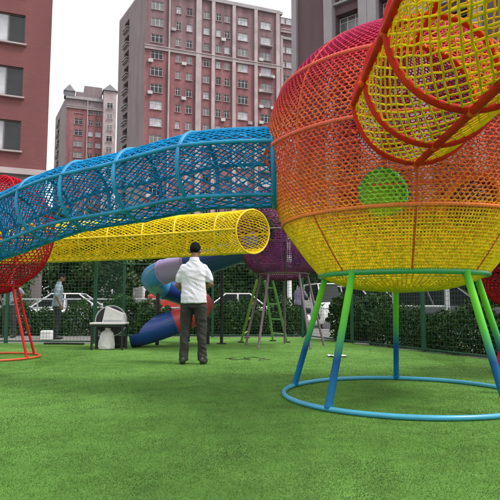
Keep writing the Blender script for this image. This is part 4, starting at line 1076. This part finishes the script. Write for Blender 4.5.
b = MB(); b.box((W*.72, 3.5, zt+2.0), (W*.5, 5, 3.4)); b.box((W*.45, 2.8, zt+1.0), (W*.4, 4, 1.6)); b.build('roof', M['w_grey'], ft, False, origin=(0, 0, 0))
b = MB(); b.box((W+1.5, -.4, (zt+2)/2), (3.2, 3.0, zt+2)); bay = b.build('bay', M['trim'], ft, False, origin=(0, 0, 0))
b = MB(); spire(b, (W+1.5, -.4), 1.9, 2.4, zt+2.01); b.build('spire', M['slate'], ft, False, origin=(0, 0, 0))
for k in range(12): 
    z = zf1-2.9*k+1.5
    if z > 2: put_window(ft, W+.75, z, 1.5, 1.5, 2, M['wframe'], M['g_mid'] if k % 3 else M['g_dark'], M['trim'], -2.06)
# plain red building on the left
A0 = at(50.5, 60, 28); ang = 22; Wd = 15.0
root = thing('apartment_block', 'plain dark red apartment block with pale window sills at the left edge', 'building', (A0.x-Wd*math.cos(R(ang)), A0.y-Wd*math.sin(R(ang)), 0), R(ang))
zc = at(15, 30, 27.6).z; ops = []; ws = []
for k in range(-2, 4):
    z = zc - .85 - 2.85*k
    if z < 8.2: continue
    for uu in (Wd-3.65, Wd-8.5, Wd-13): ops.append((uu, uu+2.35, z, z+1.6)); ws.append((uu, z))
HL = zc+9
b = MB(); facade(b, lambda u, o, z: (u, -o, z), Wd, HL, ops, .2, z0=7.75); b.build('wall', M['w_left'], root, False, origin=(0, 0, 0))
b = MB(); b.add([(Wd, 0, 0), (Wd, 9, 0), (Wd, 9, HL), (Wd, 0, HL), (0, 9, 0), (0, 9, HL), (0, 0, 0), (0, 0, HL)], [(0,1,2,3),(1,4,5,2),(4,6,7,5)]); b.build('wall', M['w_left'], root, False, origin=(0, 0, 0))
b = MB(); b.box((Wd/2, 4.5, HL+.15), (Wd+.3, 9.3, .3)); b.build('roof', M['trim_grey'], root, False, origin=(0, 0, 0))
b = MB(); b.box((Wd/2, -.06, 7.6), (Wd+.1, .35, .3)); b.build('cornice', M['trim'], root, False, origin=(0, 0, 0))
b = MB(); b.add([(0, .02, 0), (Wd, .02, 0), (Wd, .02, 7.5), (0, .02, 7.5)], [(0, 1, 2, 3)]); b.build('wall', M['w_grey'], root, False, origin=(0, 0, 0))
for uu, z in ws:
    o = put_window(root, uu, z, 2.35, 1.6, 3, M['wframe_dark'], M['g_pale'], M['trim'], bar=False)
    b = MB(); b.box((1.96, .158, .8), (.72, .01, 1.5)); c = b.build('sash', M['g_dark'], o, False, origin=(0, 0, 0))
# plum building on the right
B0 = at(293.5, 60, 47); ang = -38; Wd = 26.0
root = thing('apartment_block', 'plum grey apartment block with deep pale window bays behind the big ball', 'building', (B0.x, B0.y, 0), R(ang))
C = (B0.x, B0.y); d = (math.cos(R(ang)), math.sin(R(ang))); uu = lambda px: u_on(px, 30, C, d)
HR = 40.0; ops = []; z0 = at(345, 36, C[1]+uu(345)*d[1]).z
bays = [(uu(336), uu(361)), (uu(380), uu(410)), (uu(430), uu(470))]
for k in range(-3, 11):
    z = z0-3.0*k
    if z < 2 or z+2 > HR: continue
    for u0, u1 in bays: ops.append((u0, u1, z, z+2.05))
b = MB(); facade(b, lambda u, o, z: (u, -o, z), Wd, HR, ops, .9); b.build('wall', M['w_right'], root, False, origin=(0, 0, 0))
for u0, u1, a0, a1 in ops:
    w = u1-u0
    o = put_window(root, u0+.02, a0+.45, w-.04, 1.55, 3, M['wframe'], M['g_dark'] if random.random() < .6 else M['g_mid'], M['trim_grey'], .55)
    b = MB(); b.box((w/2-.02, .2, -.25), (w-.04, .1, .4)); b.build('parapet', M['trim_grey'], o, False, origin=(0, 0, 0))
    b = MB(); b.box((w/2, -.72, -.56), (w+.5, .4, .18)); b.build('ledge', M['trim_grey'], o, False, origin=(0, 0, 0))
for u0, u1 in bays:
    for u in (u0-.45, u1+.45): b = MB(); b.box((u, -.25, HR/2), (.8, .7, HR)); b.build('pilaster', M['trim_grey'], root, False, origin=(0, 0, 0))
b = MB(); b.box((.25, -.1, HR/2), (.5, .4, HR)); b.build('pilaster', M['trim_grey'], root, False, origin=(0, 0, 0))
b = MB(); b.add([(0, 0, 0), (0, 14, 0), (0, 14, HR), (0, 0, HR), (Wd, 14, 0), (Wd, 14, HR), (Wd, 0, 0), (Wd, 0, HR)], [(0,3,2,1),(1,2,5,4),(4,5,7,6)]); b.build('wall', M['w_right'], root, False, origin=(0, 0, 0))
b = MB(); b.box((Wd/2, 7, HR+.15), (Wd+.3, 14.3, .3)); b.build('roof', M['trim_grey'], root, False, origin=(0, 0, 0))
# low cream shop building behind the trees
root = thing('shop_building', 'low cream building beyond the trees seen through the tunnel nets', 'building', (-12, 52, 0), R(3))
ops = [(u, u+1.6, z, z+1.5) for u in (1.5, 5, 8.5, 12, 15.5, 19) for z in (1.2, 4.4)]
b = MB(); facade(b, lambda u, o, z: (u, -o, z), 22, 8, ops); b.build('wall', M['trim'], root, False, origin=(0, 0, 0))
b = MB(); b.add([(0, 0, 0), (0, 9, 0), (0, 9, 8), (0, 0, 8), (22, 9, 0), (22, 9, 8), (22, 0, 0), (22, 0, 8)], [(0,3,2,1),(1,2,5,4),(4,5,7,6)]); b.build('wall', M['trim'], root, False, origin=(0, 0, 0))
for o in ops: put_window(root, o[0], o[2], 1.6, 1.5, 2, M['wframe'], M['g_dark'], M['trim'])
b = MB(); b.box((11, 4.5, 8.15), (22.6, 9.6, .3)); b.build('roof', M['trim_grey'], root, False, origin=(0, 0, 0))

# ------------------------------------------------------------------ light: overcast
w = bpy.data.worlds.new('World'); scene.world = w; w.use_nodes = True
n, l = w.node_tree.nodes, w.node_tree.links
EL, AZ = 58, 70                                   # sun elevation, azimuth clockwise from +Y
sky = n.new('ShaderNodeTexSky'); sky.sky_type = 'NISHITA'; sky.sun_disc = False; sky.sun_elevation = R(EL); sky.sun_rotation = R(AZ); sky.air_density = 1.5; sky.dust_density = 5
hs = n.new('ShaderNodeHueSaturation'); hs.inputs['Saturation'].default_value = .15; l.new(sky.outputs[0], hs.inputs['Color'])
mx = n.new('ShaderNodeMix'); mx.data_type = 'RGBA'; mx.inputs[0].default_value = .7; mx.inputs[7].default_value = (7.6, 7.7, 7.9, 1)   # even cloud cover
l.new(hs.outputs[0], mx.inputs[6]); l.new(mx.outputs[2], n['Background'].inputs['Color']); n['Background'].inputs['Strength'].default_value = .115
sun = bpy.data.lights.new('sun', 'SUN'); sun.energy = 1.5; sun.angle = R(14); sun.color = (1, .96, .90)
so = bpy.data.objects.new('sun', sun); col.objects.link(so)
sd = Vector((math.sin(R(AZ))*math.cos(R(EL)), math.cos(R(AZ))*math.cos(R(EL))*-1, math.sin(R(EL))))   # from the right, a little behind the camera
so.rotation_euler = sd.to_track_quat('Z', 'Y').to_euler(); sky.sun_rotation = math.atan2(sd.x, sd.y)

cam = bpy.data.cameras.new('camera'); co = bpy.data.objects.new('camera', cam); col.objects.link(co)
cam.sensor_width = 36; cam.lens = 36*FOC/500; cam.clip_end = 2000; cam.clip_start = .05
co.location = (0, 0, EYE); co.rotation_euler = (PI/2+PITCH, 0, 0); scene.camera = co
vs_ = scene.view_settings; vs_.view_transform = 'Standard'; vs_.look = 'None'; vs_.exposure = 0.74; vs_.gamma = 1; vs_.use_curve_mapping = False
scene.cycles.use_denoising = True; scene.cycles.max_bounces = 5; scene.cycles.diffuse_bounces = 3; scene.cycles.glossy_bounces = 2
